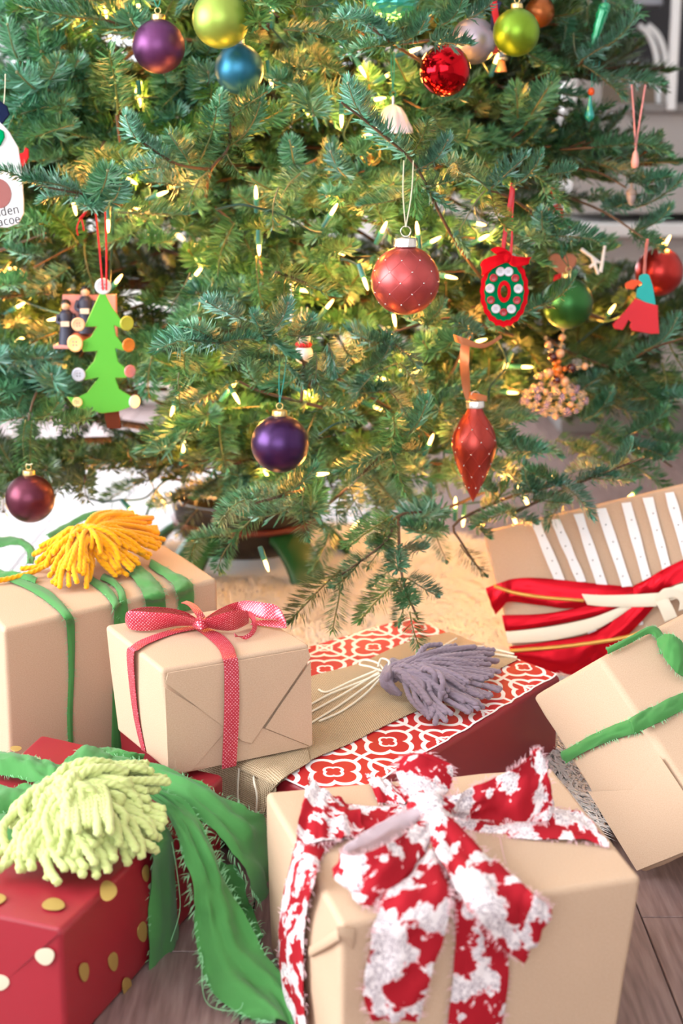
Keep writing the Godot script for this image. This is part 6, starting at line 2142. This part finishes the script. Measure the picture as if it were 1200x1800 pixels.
func gift_glitter_ribbon() -> void:
	var y := 0.246
	var yb := 0.1295
	var top := [at_height(184, 1098, y), at_height(427, 1064, y), at_height(545, 1132, y), at_height(283, 1177, y)]
	var bl := at_height(206, 1286, yb)
	var fl := at_height(306, 1366, yb)
	var fr := at_height(536, 1311, yb)
	var c: Array = top + [bl, bl + fr - fl, fr, fl]
	var o := thing("gift_box", "small kraft paper box with folded ends and a glittering pink-red ribbon bow", "gift", base_of(c))
	wpart(o, "wrapped_box", wrapped_box(c, 0.005, 10, 0.0015, 0.0009, 21), M.kraft)
	# folded end on the face to the right
	var across: Vector3 = c[2] - c[3]
	var down: Vector3 = (c[7] - c[3] + c[6] - c[2]) / 2
	flap(o, c[3], across, down, [[0.01, 0.16], [0.01, 0.98], [0.16, 0.985], [0.42, 0.64]], 0.0014, 0.0026)
	flap(o, c[3], across, down, [[0.99, 0.16], [0.66, 0.72], [0.97, 0.985], [0.985, 0.97]], 0.0014, 0.0026)
	flap(o, c[3], across, down, [[0.16, 0.99], [0.42, 0.645], [0.66, 0.725], [0.97, 0.99]], 0.0012, 0.0014)
	flap(o, c[3], across, down, [[0.03, 0.03], [0.97, 0.03], [0.985, 0.12], [0.56, 0.84], [0.5, 0.8], [0.015, 0.12]], 0.0016, 0.004)
	var g: Material = M.glitter
	# ribbon round the box
	face(c[0], c[3], c[7])
	wpart(o, "ribbon", strip([[352, 1099, -0.25], [300, 1107, -0.2485], [250, 1124, -0.2485], [231, 1136, -0.2478], [223, 1146, 9.005], [227, 1200, 9.006], [236, 1265, 9.006], [249, 1318, 9.005]], [[356, 1104, -0.25], [310, 1113, -0.2485], [264, 1130, -0.2485], [244, 1142, -0.2478], [235, 1150, 9.005], [237, 1200, 9.006], [244, 1265, 9.006], [256, 1322, 9.005]], 0.0008, 40, 4), g)
	face(c[3], c[2], c[7])
	wpart(o, "ribbon", strip([[344, 1106, -0.25], [366, 1122, -0.249], [384, 1140, -0.2488], [391, 1158, -0.2484], [394, 1175, 9.008], [394, 1250, 9.0085], [390, 1352, 9.007]], [[360, 1101, -0.25], [390, 1116, -0.249], [408, 1134, -0.2488], [415, 1152, -0.2484], [419, 1172, 9.008], [420, 1250, 9.0085], [415, 1346, 9.007]], 0.0008, 40, 5), g)
	# bow
	wpart(o, "bow_loop", strip([[352, 1092, -0.256], [320, 1074, -0.27], [270, 1067, -0.276], [232, 1072, -0.27], [221, 1084, -0.26]], [[356, 1098, -0.252], [326, 1088, -0.256], [280, 1082, -0.258], [244, 1086, -0.254], [228, 1094, -0.25]], 0.0008, 26, 5), g)
	wpart(o, "bow_loop", strip([[221, 1080, -0.266], [228, 1074, -0.272], [262, 1076, -0.272], [310, 1080, -0.272], [352, 1090, -0.266]], [[222, 1098, -0.251], [232, 1107, -0.25], [266, 1108, -0.2495], [312, 1100, -0.252], [354, 1100, -0.254]], 0.0008, 30, 6, 0.001), g)
	wpart(o, "bow_loop", strip([[352, 1092, -0.264], [380, 1082, -0.272], [410, 1074, -0.278], [436, 1074, -0.272]], [[358, 1100, -0.254], [384, 1107, -0.25], [412, 1107, -0.25], [436, 1096, -0.252]], 0.0008, 24, 6, 0.001), g)
	wpart(o, "bow_loop", strip([[356, 1090, -0.262], [380, 1074, -0.268], [405, 1062, -0.27], [424, 1058, -0.266], [440, 1070, -0.262]], [[360, 1096, -0.256], [386, 1082, -0.258], [412, 1074, -0.258], [432, 1074, -0.256], [444, 1086, -0.252]], 0.0008, 24, 5), g)
	wpart(o, "ribbon_tail", strip([[404, 1064, -0.264], [430, 1056, -0.27], [460, 1059, -0.274], [488, 1066, -0.272], [503, 1092, -0.26]], [[416, 1078, -0.256], [440, 1082, -0.258], [464, 1088, -0.258], [488, 1090, -0.258], [504, 1104, -0.254]], 0.0008, 24, 6, 0.001), g)
	wpart(o, "ribbon_tail", strip([[444, 1092, -0.252], [462, 1090, -0.254], [484, 1090, -0.256], [503, 1094, -0.256]], [[440, 1098, -0.2495], [462, 1100, -0.2495], [484, 1103, -0.25], [503, 1104, -0.252]], 0.0008, 16, 4), g)
	wpart(o, "ribbon_tail", strip([[430, 1078, -0.264], [442, 1090, -0.262], [443, 1106, -0.256], [430, 1117, -0.253], [413, 1119, -0.255]], [[440, 1074, -0.262], [450, 1090, -0.258], [449, 1110, -0.251], [432, 1124, -0.249], [411, 1113, -0.251]], 0.0008, 24, 4), g)
	wpart(o, "ribbon_tail", strip([[352, 1092, -0.262], [342, 1078, -0.27], [330, 1064, -0.27], [318, 1060, -0.264]], [[362, 1088, -0.262], [354, 1074, -0.27], [342, 1062, -0.27], [328, 1056, -0.264]], 0.0008, 14, 4), g)
	wpart(o, "knot", strip([[340, 1092, -0.258], [346, 1086, -0.266], [356, 1084, -0.266], [364, 1090, -0.26]], [[342, 1104, -0.252], [350, 1106, -0.256], [358, 1106, -0.256], [368, 1102, -0.252]], 0.002, 14, 5, 0.002), g)


func gift_bag_striped() -> void:
	var tl := at_depth(846, 934, 2.17)
	var bl := at_depth(906, 1166, 2.1)
	var tr := at_depth(1330, 818, 2.1)
	var br := tr + bl - tl
	var back := Vector3(0.06, -0.035, -0.11)
	var c := [tl + back, tr + back, tr, tl, bl + back, br + back, br, bl]
	var o := thing("gift_box", "kraft box with brushed white stripes and red satin ribbon under the right boughs", "gift", base_of(c))
	wpart(o, "wrapped_box", wrapped_box(c, 0.006, 10, 0.001, 0.001, 33), M.kraft)
	face(tl, tr, bl)
	for s in [[942, 884, 984, 1022], [975, 876, 1022, 1024], [1016, 866, 1058, 1030], [1056, 858, 1102, 1032], [1100, 850, 1140, 1032], [1138, 842, 1174, 1010], [1176, 834, 1214, 1000], [1214, 826, 1256, 990], [1036, 1098, 1046, 1130], [1078, 1090, 1086, 1120], [1116, 1080, 1122, 1100]]:
		var ra := []
		var rb := []
		if s[1] < 1000:      # from the top edge of the face
			s[1] = 944.0 - 0.235 * (s[0] - 846.0)
		for i in 6:
			var t := i / 5.0
			var w := 8.5 + rng.randf_range(-1.0, 1.0)
			ra.append([lerpf(s[0], s[2], t) - w, lerpf(s[1], s[3], t), 9.0045])
			rb.append([lerpf(s[0], s[2], t) + w, lerpf(s[1], s[3], t) - 2, 9.0045])
		var st := wpart(o, "painted_stripe", strip(ra, rb, 0.0004, 12, 3), M.white_paint)
		for i in 4:
			var t := 0.2 + 0.22 * i
			var p := at_plane(lerpf(s[0], s[2], t) + rng.randf_range(-2, 3), lerpf(s[1], s[3], t), cur_point + cur_normal * 0.0049, cur_normal)
			if s[1] < 1000:
				part(st, "speck", blob(p, Vector3(0.0012, 0.0012, 0.0003), 6), M.grey_dark)
	var r: Material = M.satin
	wpart(o, "satin_ribbon", strip([[853, 1034, 9.012], [880, 1024, 9.014], [905, 1017, 9.01], [950, 1016, 9.006], [1040, 1025, 9.004], [1115, 1032, 9.004]], [[871, 1080, 9.006], [884, 1066, 9.012], [896, 1058, 9.01], [950, 1064, 9.006], [1010, 1069, 9.004], [1115, 1050, 9.004]], 0.0008, 30, 7, 0.003, 0.002, 2), r)
	wpart(o, "satin_ribbon", strip([[882, 1081, 9.004], [950, 1079, 9.005], [1010, 1069, 9.005], [1070, 1052, 9.006], [1118, 1038, 9.007]], [[888, 1110, 9.004], [950, 1103, 9.005], [1040, 1085, 9.005], [1086, 1070, 9.006], [1122, 1054, 9.007]], 0.0008, 26, 6, 0.002, 0.001, 3), r)
	wpart(o, "satin_ribbon", strip([[894, 1136, 9.004], [960, 1128, 9.005], [1040, 1112, 9.006], [1090, 1078, 9.007], [1130, 1050, 9.008]], [[904, 1156, 9.004], [990, 1190, 9.005], [1060, 1154, 9.006], [1116, 1104, 9.007], [1150, 1066, 9.008]], 0.0008, 26, 7, 0.004, 0.002, 4), r)
	wpart(o, "satin_ribbon", strip([[1112, 1030, 9.006], [1140, 1016, 9.01], [1170, 998, 9.012], [1230, 970, 9.008]], [[1116, 1052, 9.006], [1150, 1044, 9.01], [1180, 1030, 9.012], [1240, 1005, 9.008]], 0.0008, 20, 6, 0.003, 0.002, 5), r)
	var cr: Material = M.cream_ribbon
	wpart(o, "cream_ribbon", strip([[888, 1111, 9.006], [970, 1101, 9.008], [1040, 1086, 9.009], [1096, 1064, 9.01]], [[893, 1131, 9.006], [970, 1125, 9.008], [1048, 1106, 9.009], [1110, 1068, 9.01]], 0.0007, 24, 5, 0.001), cr)
	wpart(o, "cream_ribbon", strip([[1022, 1044, 9.012], [1060, 1046, 9.013], [1110, 1045, 9.013], [1158, 1042, 9.014]], [[1032, 1063, 9.012], [1060, 1066, 9.013], [1110, 1067, 9.013], [1154, 1066, 9.014]], 0.0007, 20, 5, 0.001), cr)
	wpart(o, "cream_ribbon", strip([[1152, 1052, 9.018], [1164, 1036, 9.022], [1184, 1034, 9.022], [1200, 1046, 9.02], [1204, 1070, 9.016]], [[1156, 1066, 9.016], [1170, 1054, 9.02], [1184, 1050, 9.02], [1194, 1058, 9.018], [1192, 1074, 9.016]], 0.0007, 20, 5), cr)
	wpart(o, "cream_ribbon", strip([[1152, 1058, 9.02], [1160, 1074, 9.02], [1168, 1093, 9.018]], [[1174, 1052, 9.02], [1182, 1066, 9.02], [1190, 1084, 9.018]], 0.0007, 12, 5), cr)
	wpart(o, "cream_ribbon", strip([[1160, 1044, 9.014], [1190, 1028, 9.018], [1230, 1020, 9.014]], [[1166, 1060, 9.014], [1196, 1050, 9.018], [1232, 1042, 9.014]], 0.0007, 12, 5), cr)
	wpart(o, "gold_braid", tube(catmull(spots([[868, 1030, 9.018], [905, 1042, 9.016], [955, 1050, 9.012], [1026, 1056, 9.01]]), 20), 0.0028, 0.0028, 8, 3, 700.0), M.gold_braid)
	wpart(o, "gold_braid", tube(catmull(spots([[896, 1144, 9.009], [950, 1140, 9.01], [1010, 1134, 9.01], [1090, 1122, 9.01], [1130, 1110, 9.01]]), 20), 0.003, 0.003, 8, 3, 700.0), M.gold_braid)


func gift_leaning() -> void:
	var v1 := at_depth(935, 1226, 1.70)
	var v0 := at_depth(1053, 1157, 1.62)
	var v3 := at_height(1126, 1537, 0.004)
	var v2 := v0 + v3 - v1
	var t := Vector3(0.8, 0.2, -0.55) * 0.24
	var c := [v1 + t, v0 + t, v0, v1, v3 + t, v2 + t, v2, v3]
	var o := thing("gift_box", "kraft paper box tipped on its edge at the right, tied with torn green strip", "gift", base_of(c))
	wpart(o, "wrapped_box", wrapped_box(c, 0.006, 10, 0.003, 0.0016, 44), M.kraft)
	# the folded end, low on the left face
	var across := v0 - v1
	var down := v3 - v1
	flap(o, v1, across, down, [[0.02, 0.56], [0.5, 0.64], [0.98, 0.56], [0.98, 0.985], [0.02, 0.985]], 0.0016, 0.0045)
	var g: Material = M.green_cloth
	var th: Material = M.green_thread
	face(v1, v0, v3)
	cloth(o, "green_strip", [[986, 1322, 9.003], [1020, 1302, 9.005], [1060, 1282, 9.006], [1096, 1268, 9.006], [1112, 1262, 9.005]], [[994, 1342, 9.003], [1028, 1322, 9.005], [1068, 1304, 9.006], [1106, 1292, 9.006], [1124, 1288, 9.005]], g, th, 90, 0.003, 0.002, 0.005)
	face(v0, v2, v0 + t)
	cloth(o, "green_strip", [[1104, 1265, 9.006], [1130, 1250, 9.006], [1160, 1236, 9.005], [1196, 1220, 9.004], [1240, 1200, 9.003]], [[1114, 1290, 9.006], [1140, 1278, 9.006], [1170, 1264, 9.005], [1204, 1246, 9.004], [1246, 1226, 9.003]], g, th, 80, 0.003, 0.002, 0.005)
	cloth(o, "green_strip", [[1064, 1140, 9.004], [1100, 1122, 9.006], [1146, 1100, 9.006], [1166, 1118, 9.006], [1176, 1150, 9.004]], [[1068, 1150, 9.004], [1102, 1133, 9.006], [1140, 1114, 9.006], [1154, 1126, 9.006], [1160, 1150, 9.004]], g, th, 70, 0.002, 0.001, 0.004)
	cloth(o, "green_loop", [[1160, 1120, 9.012], [1172, 1114, 9.022], [1188, 1118, 9.024], [1206, 1140, 9.016], [1214, 1170, 9.01]], [[1158, 1140, 9.006], [1170, 1160, 9.012], [1186, 1180, 9.014], [1200, 1190, 9.01], [1214, 1192, 9.006]], g, th, 50, 0.003, 0.002, 0.004)


func gift_toile() -> void:
	var y := 0.17
	var top := [at_height(465, 1390, y), at_height(970, 1347, y), at_height(1128, 1541, y), at_height(598, 1624, y)]
	var c: Array = top + [at_height(472, 1560, 0.0), at_height(950, 1560, 0.0), at_height(1078, 1852, 0.0), at_height(596, 1948, 0.0)]
	c[4] = Vector3(c[0].x + 0.004, 0.0, c[0].z + 0.004)
	c[5] = Vector3(c[1].x - 0.006, 0.0, c[1].z + 0.004)
	var o := thing("gift_box", "kraft paper box at the very front tied with a frayed red and white toile ribbon", "gift", base_of(c))
	wpart(o, "wrapped_box", wrapped_box(c, 0.006, 12, 0.002, 0.0012, 55), M.kraft)
	# paper bunched at the near left corner
	face(c[3], c[2], c[7])
	wpart(o, "paper_fold", strip([[590, 1630, -0.1705], [604, 1629, 9.004], [622, 1633, 9.003]], [[596, 1652, 9.003], [606, 1654, 9.005], [618, 1668, 9.002]], 0.0012, 12, 5, 0.002), M.kraft)
	face(c[0], c[3], c[7])
	wpart(o, "paper_fold", strip([[545, 1664, 9.003], [570, 1648, 9.004], [594, 1632, 9.003]], [[545, 1682, 9.003], [574, 1666, 9.004], [597, 1652, 9.003]], 0.0014, 12, 5, 0.001), M.kraft)
	var m: Material = M.toile
	var th: Material = M.toile_thread
	var a := 0.173
	# band across the lid and down both ends
	face(c[0], c[3], c[7])
	cloth(o, "toile_band", [[745, 1396, -a], [690, 1416, -a], [620, 1418, -a], [560, 1412, -a - 0.004], [540, 1426, -a - 0.006], [524, 1470, -a], [510, 1520, 9.006], [494, 1590, 9.006], [488, 1660, 9.006], [496, 1730, 9.007], [516, 1810, 9.007]], [[748, 1440, -a], [690, 1452, -a], [640, 1464, -a], [604, 1474, -a], [580, 1486, -a], [566, 1504, -a], [552, 1545, 9.006], [542, 1600, 9.006], [536, 1660, 9.006], [534, 1730, 9.007], [541, 1810, 9.007]], m, th, 320, 0.003, 0.002, 0.006, 60, 9)
	cloth(o, "toile_fold", [[543, 1368, -a - 0.016], [560, 1384, -a - 0.014], [590, 1404, -a - 0.008], [625, 1420, -a - 0.003]], [[522, 1484, -a - 0.002], [560, 1482, -a - 0.006], [600, 1474, -a - 0.005], [640, 1462, -a - 0.003]], m, th, 160, 0.004, 0.004, 0.006, 24, 9)
	cloth(o, "toile_band", [[760, 1398, -a - 0.002], [850, 1404, -a], [940, 1416, -a], [1010, 1424, -a], [1040, 1448, -a], [1062, 1480, -a]], [[760, 1442, -a - 0.002], [830, 1460, -a], [900, 1472, -a], [980, 1478, -a], [1030, 1480, -a], [1070, 1488, -a]], m, th, 200, 0.003, 0.003, 0.006, 36, 9)
	cloth(o, "toile_band", [[640, 1360, -a], [672, 1368, -a - 0.002], [704, 1384, -a - 0.006], [740, 1402, -a - 0.008]], [[664, 1412, -a], [690, 1410, -a - 0.002], [714, 1412, -a - 0.005], [742, 1418, -a - 0.006]], m, th, 70, 0.003, 0.004, 0.006)
	face(c[3], c[2], c[7])
	cloth(o, "toile_band", [[738, 1436, -a], [768, 1500, -a], [792, 1560, -a], [800, 1600, 9.006], [800, 1660, 9.006], [792, 1740, 9.006], [784, 1830, 9.006]], [[776, 1430, -a], [820, 1490, -a], [862, 1552, -a], [880, 1592, 9.006], [890, 1660, 9.006], [890, 1740, 9.006], [880, 1830, 9.006]], M.toile_red, th, 200, 0.003, 0.003, 0.006, 40, 9)
	# bow: upright loop behind, right loop, left loop
	cloth(o, "toile_loop", [[726, 1412, -a - 0.016], [708, 1386, -a - 0.024], [696, 1356, -a - 0.034], [706, 1332, -a - 0.042], [740, 1320, -a - 0.046]], [[772, 1404, -a - 0.016], [788, 1390, -a - 0.02], [796, 1366, -a - 0.028], [790, 1344, -a - 0.036], [752, 1322, -a - 0.046]], M.toile_red, th, 120, 0.005, 0.003, 0.007)
	cloth(o, "toile_loop", [[776, 1410, -a - 0.024], [812, 1390, -a - 0.032], [860, 1370, -a - 0.042], [910, 1346, -a - 0.052], [944, 1316, -a - 0.058]], [[782, 1436, -a - 0.008], [820, 1438, -a - 0.006], [870, 1440, -a - 0.006], [920, 1444, -a - 0.006], [962, 1444, -a - 0.006]], M.toile_red, th, 160, 0.006, 0.005, 0.008, 30, 9)
	cloth(o, "toile_loop", [[946, 1314, -a - 0.058], [958, 1340, -a - 0.05], [966, 1370, -a - 0.04], [970, 1420, -a - 0.012]], [[930, 1334, -a - 0.05], [944, 1362, -a - 0.042], [954, 1396, -a - 0.026], [960, 1446, -a - 0.006]], M.toile_red, th, 80, 0.003, 0.002, 0.008)
	cloth(o, "toile_loop", [[738, 1420, -a - 0.03], [700, 1430, -a - 0.036], [650, 1458, -a - 0.036], [612, 1482, -a - 0.032], [597, 1500, -a - 0.026]], [[744, 1446, -a - 0.014], [706, 1468, -a - 0.014], [660, 1494, -a - 0.014], [622, 1510, -a - 0.014], [600, 1520, -a - 0.014]], M.toile_back, th, 90, 0.002, 0.002, 0.006)
	cloth(o, "toile_loop", [[598, 1500, -a - 0.03], [624, 1504, -a - 0.034], [668, 1490, -a - 0.034], [708, 1468, -a - 0.03], [744, 1436, -a - 0.026]], [[612, 1560, -a - 0.006], [642, 1592, -a - 0.002], [690, 1580, -a - 0.004], [726, 1540, -a - 0.008], [756, 1470, -a - 0.012]], M.toile_red, th, 130, 0.008, 0.004, 0.006, 30, 9)
	# tails
	cloth(o, "toile_tail", [[742, 1500, -a - 0.012], [712, 1540, -a - 0.012], [672, 1580, -a - 0.01], [660, 1620, 9.012], [648, 1680, 9.014], [636, 1740, 9.014], [652, 1792, 9.012]], [[768, 1500, -a - 0.014], [786, 1540, -a - 0.012], [792, 1580, -a - 0.01], [782, 1640, 9.014], [762, 1690, 9.016], [748, 1740, 9.016], [741, 1790, 9.014]], m, th, 200, 0.004, 0.004, 0.007, 36, 9)
	cloth(o, "toile_tail", [[738, 1434, -a - 0.026], [766, 1500, -a - 0.02], [800, 1560, -a - 0.014], [838, 1612, -a - 0.006], [880, 1662, 9.02], [920, 1692, 9.018]], [[780, 1420, -a - 0.028], [824, 1466, -a - 0.024], [872, 1512, -a - 0.018], [912, 1552, -a - 0.012], [944, 1576, 9.026], [970, 1596, 9.024]], m, th, 200, 0.004, 0.004, 0.007, 36, 9)
	cloth(o, "toile_knot", [[716, 1412, -a - 0.026], [734, 1396, -a - 0.034], [760, 1394, -a - 0.036], [784, 1404, -a - 0.028]], [[736, 1444, -a - 0.016], [752, 1448, -a - 0.02], [770, 1444, -a - 0.02], [788, 1434, -a - 0.014]], M.toile_red, th, 60, 0.007, 0.002, 0.005, 18, 9, 0.003)
	for q in [[[655, 1792, 9.012], [652, 1815, 9.01], [648, 1840, 9.008]], [[668, 1790, 9.012], [690, 1800, 9.014], [704, 1830, 9.01]], [[878, 1470, -a], [884, 1500, -a - 0.002], [890, 1520, -a]]]:
		wpart(o, "loose_thread", tube(catmull(spots(q), 10), 0.0004, 0.0003, 5), th)


# ---------------------------------------------------------------- yarn tassels
func strand(o: Node3D, pts: PackedVector3Array, r: float, m: Material, n := 22) -> void:
	wpart(o, "yarn_strand", tube(catmull(pts, n * 2), r, r, 12, 3, 270.0, true), m)


# strands that spring from a knot, arch, and end along a fan [px, py, height] at several depths of the pile
func fan(o: Node3D, knot: Vector3, ends: Array, count: int, lift: float, r: float, m: Material, inner := 0.55, pile := 0.03, mess := 0.004, wide := 2.4) -> void:
	var line := catmull(spots(ends), 80)
	for k in count:
		var s := (k + rng.randf()) / count
		var e := line[mini(int(s * 79.0), 79)]
		var layer := rng.randf()
		var reach := lerpf(1.0, inner, layer * layer) * rng.randf_range(0.95, 1.03)
		var tip := knot.lerp(e, reach)
		tip.y = lerpf(e.y, knot.y + 0.004, (1.0 - reach) * 0.8) + pile * layer * 0.55
		var start := knot + Vector3(rng.randf_range(-1, 1), rng.randf_range(-0.6, 0.9), rng.randf_range(-1, 1)) * r * wide
		var a := start.lerp(tip, 0.3) + Vector3(rng.randf_range(-0.004, 0.004), lift * (0.35 + 0.65 * layer), rng.randf_range(-0.003, 0.003))
		tip += Vector3(rng.randf_range(-1, 1), rng.randf_range(0, 0.5), rng.randf_range(-1, 1)) * mess
		var b := start.lerp(tip, 0.7) + Vector3(rng.randf_range(-1, 1) * mess * 1.5, lift * 0.7 * (0.3 + 0.7 * layer), rng.randf_range(-0.004, 0.004))
		strand(o, PackedVector3Array([start, a, b, tip]), r, m)


func tassels() -> void:
	# mustard, on the big kraft box
	var base := at_height(165, 1000, 0.246)
	var o := thing("yarn_tassel", "thick mustard yellow yarn tassel on top of the big kraft box at the left", "tassel", base)
	var knot := at_height(148, 944, 0.286)
	fan(o, knot, [[200, 912, -0.29], [262, 914, -0.275], [284, 940, -0.262], [286, 966, -0.252], [272, 990, -0.246], [246, 1008, -0.2455], [216, 1016, -0.2455], [192, 1016, -0.2455]], 66, 0.016, 0.0034, M.mustard, 0.6, 0.032, 0.005, 3.2)
	fan(o, knot, [[164, 1014, -0.2455], [146, 1036, -0.2455], [122, 1040, -0.2455], [98, 1036, -0.2455], [80, 1022, -0.2455], [66, 1000, -0.2455], [62, 980, -0.25], [80, 960, -0.262]], 44, 0.014, 0.0034, M.mustard, 0.55, 0.026, 0.005, 3.0)
	strand(o, spots([[150, 938, -0.29], [112, 972, -0.268], [70, 1000, -0.252], [30, 1014, -0.247], [-10, 1022, -0.246]]), 0.0034, M.mustard, 40)
	strand(o, spots([[146, 934, -0.292], [108, 975, -0.262], [74, 994, -0.25], [36, 1000, -0.246]]), 0.0034, M.mustard, 34)
	strand(o, spots([[128, 942, -0.296], [140, 928, -0.3], [158, 930, -0.3], [170, 946, -0.294], [178, 974, -0.276]]), 0.003, M.mustard, 26)
	strand(o, spots([[124, 950, -0.292], [130, 930, -0.298], [148, 924, -0.3], [162, 936, -0.298], [160, 966, -0.28]]), 0.003, M.mustard, 26)
	# purple, on the burlap band
	base = at_height(780, 1215, 0.129)
	o = thing("yarn_tassel", "dusty purple yarn tassel lying on the burlap band, tied with cream cords", "tassel", base)
	knot = at_height(704, 1186, 0.152)
	fan(o, knot, [[820, 1140, -0.152], [862, 1150, -0.148], [884, 1170, -0.14], [888, 1198, -0.134], [874, 1228, -0.131], [850, 1248, -0.1305], [820, 1264, -0.1305]], 62, 0.012, 0.0033, M.purple, 0.62, 0.028, 0.006, 3.6)
	fan(o, knot, [[822, 1262, -0.1305], [796, 1272, -0.1305], [768, 1272, -0.1305], [748, 1262, -0.1305], [738, 1244, -0.131]], 24, 0.012, 0.0033, M.purple, 0.5, 0.022, 0.006, 3.4)
	strand(o, spots([[728, 1196, -0.15], [746, 1176, -0.172], [764, 1186, -0.17], [762, 1214, -0.15], [752, 1240, -0.136]]), 0.0036, M.purple, 26)
	strand(o, spots([[744, 1196, -0.152], [766, 1182, -0.17], [778, 1198, -0.166], [772, 1230, -0.146], [764, 1274, -0.1305]]), 0.0036, M.purple, 26)
	for k in 9:      # the bound head
		var f := k / 8.0
		strand(o, spots([[690 + 12 * f, 1160 + 6 * f, -0.146], [676 + 14 * f, 1180 + 4 * f, -0.152 - 0.008 * sin(PI * f)], [672 + 14 * f, 1200, -0.15], [690 + 14 * f, 1218 + 4 * f, -0.136]]), 0.0036, M.purple, 18)
	strand(o, spots([[700, 1188, -0.15], [712, 1172, -0.158], [730, 1158, -0.168], [744, 1138, -0.176]]), 0.0036, M.purple, 20)
	strand(o, spots([[698, 1182, -0.15], [716, 1164, -0.16], [736, 1152, -0.166], [738, 1142, -0.172]]), 0.0028, M.purple, 20)
	for q in [[[668, 1180, -0.146], [640, 1198, -0.136], [600, 1222, -0.131], [545, 1252, -0.13]], [[668, 1184, -0.144], [630, 1200, -0.134], [580, 1220, -0.131], [546, 1238, -0.13]], [[670, 1186, -0.144], [636, 1212, -0.132], [590, 1244, -0.13], [544, 1272, -0.13]], [[668, 1176, -0.148], [620, 1196, -0.136], [576, 1216, -0.131], [560, 1212, -0.131]], [[672, 1188, -0.142], [642, 1220, -0.131], [600, 1250, -0.13], [560, 1268, -0.13]], [[676, 1180, -0.15], [664, 1166, -0.154], [640, 1160, -0.15], [632, 1168, -0.146], [650, 1172, -0.148], [672, 1180, -0.15]], [[676, 1182, -0.15], [684, 1164, -0.158], [670, 1158, -0.158], [664, 1172, -0.154]], [[740, 1150, -0.14], [770, 1140, -0.134], [802, 1122, -0.13]], [[790, 1148, -0.142], [820, 1138, -0.136], [850, 1136, -0.132]]]:
		wpart(o, "tie_cord", tube(catmull(spots(q), 20), 0.0015, 0.0014, 6), M.cord)
	# lime, on the dotted red box
	base = at_height(150, 1480, 0.15)
	o = thing("yarn_tassel", "fluffy pale lime yarn tassel on top of the dotted red box", "tassel", base)
	knot = at_height(112, 1404, 0.166)
	fan(o, knot, [[170, 1364, -0.182], [240, 1358, -0.174], [286, 1374, -0.166], [292, 1400, -0.158], [290, 1430, -0.15], [284, 1458, -0.142], [276, 1490, -0.136], [262, 1512, -0.133]], 70, 0.016, 0.0043, M.lime, 0.4, 0.034, 0.01, 4.5)
	fan(o, knot, [[258, 1520, -0.134], [232, 1534, -0.132], [204, 1540, -0.132], [178, 1552, -0.131], [150, 1548, -0.131], [120, 1550, -0.131], [96, 1560, -0.131]], 74, 0.018, 0.0043, M.lime, 0.32, 0.042, 0.012, 4.5)
	fan(o, knot, [[92, 1562, -0.131], [64, 1548, -0.131], [36, 1544, -0.131], [14, 1540, -0.131], [0, 1528, -0.131], [-14, 1490, -0.133]], 44, 0.016, 0.0043, M.lime, 0.4, 0.034, 0.01, 4.0)
	for k in 12:
		var f := k / 11.0
		strand(o, spots([[60 + 70 * f, 1418 - 8 * f, -0.16], [76 + 72 * f, 1394 - 12 * f, -0.18], [98 + 74 * f, 1390 - 14 * f, -0.186], [112 + 76 * f, 1416 - 12 * f, -0.18], [114 + 80 * f, 1450 + rng.randf_range(-10, 20), -0.176]]), 0.0043, M.lime, 24)
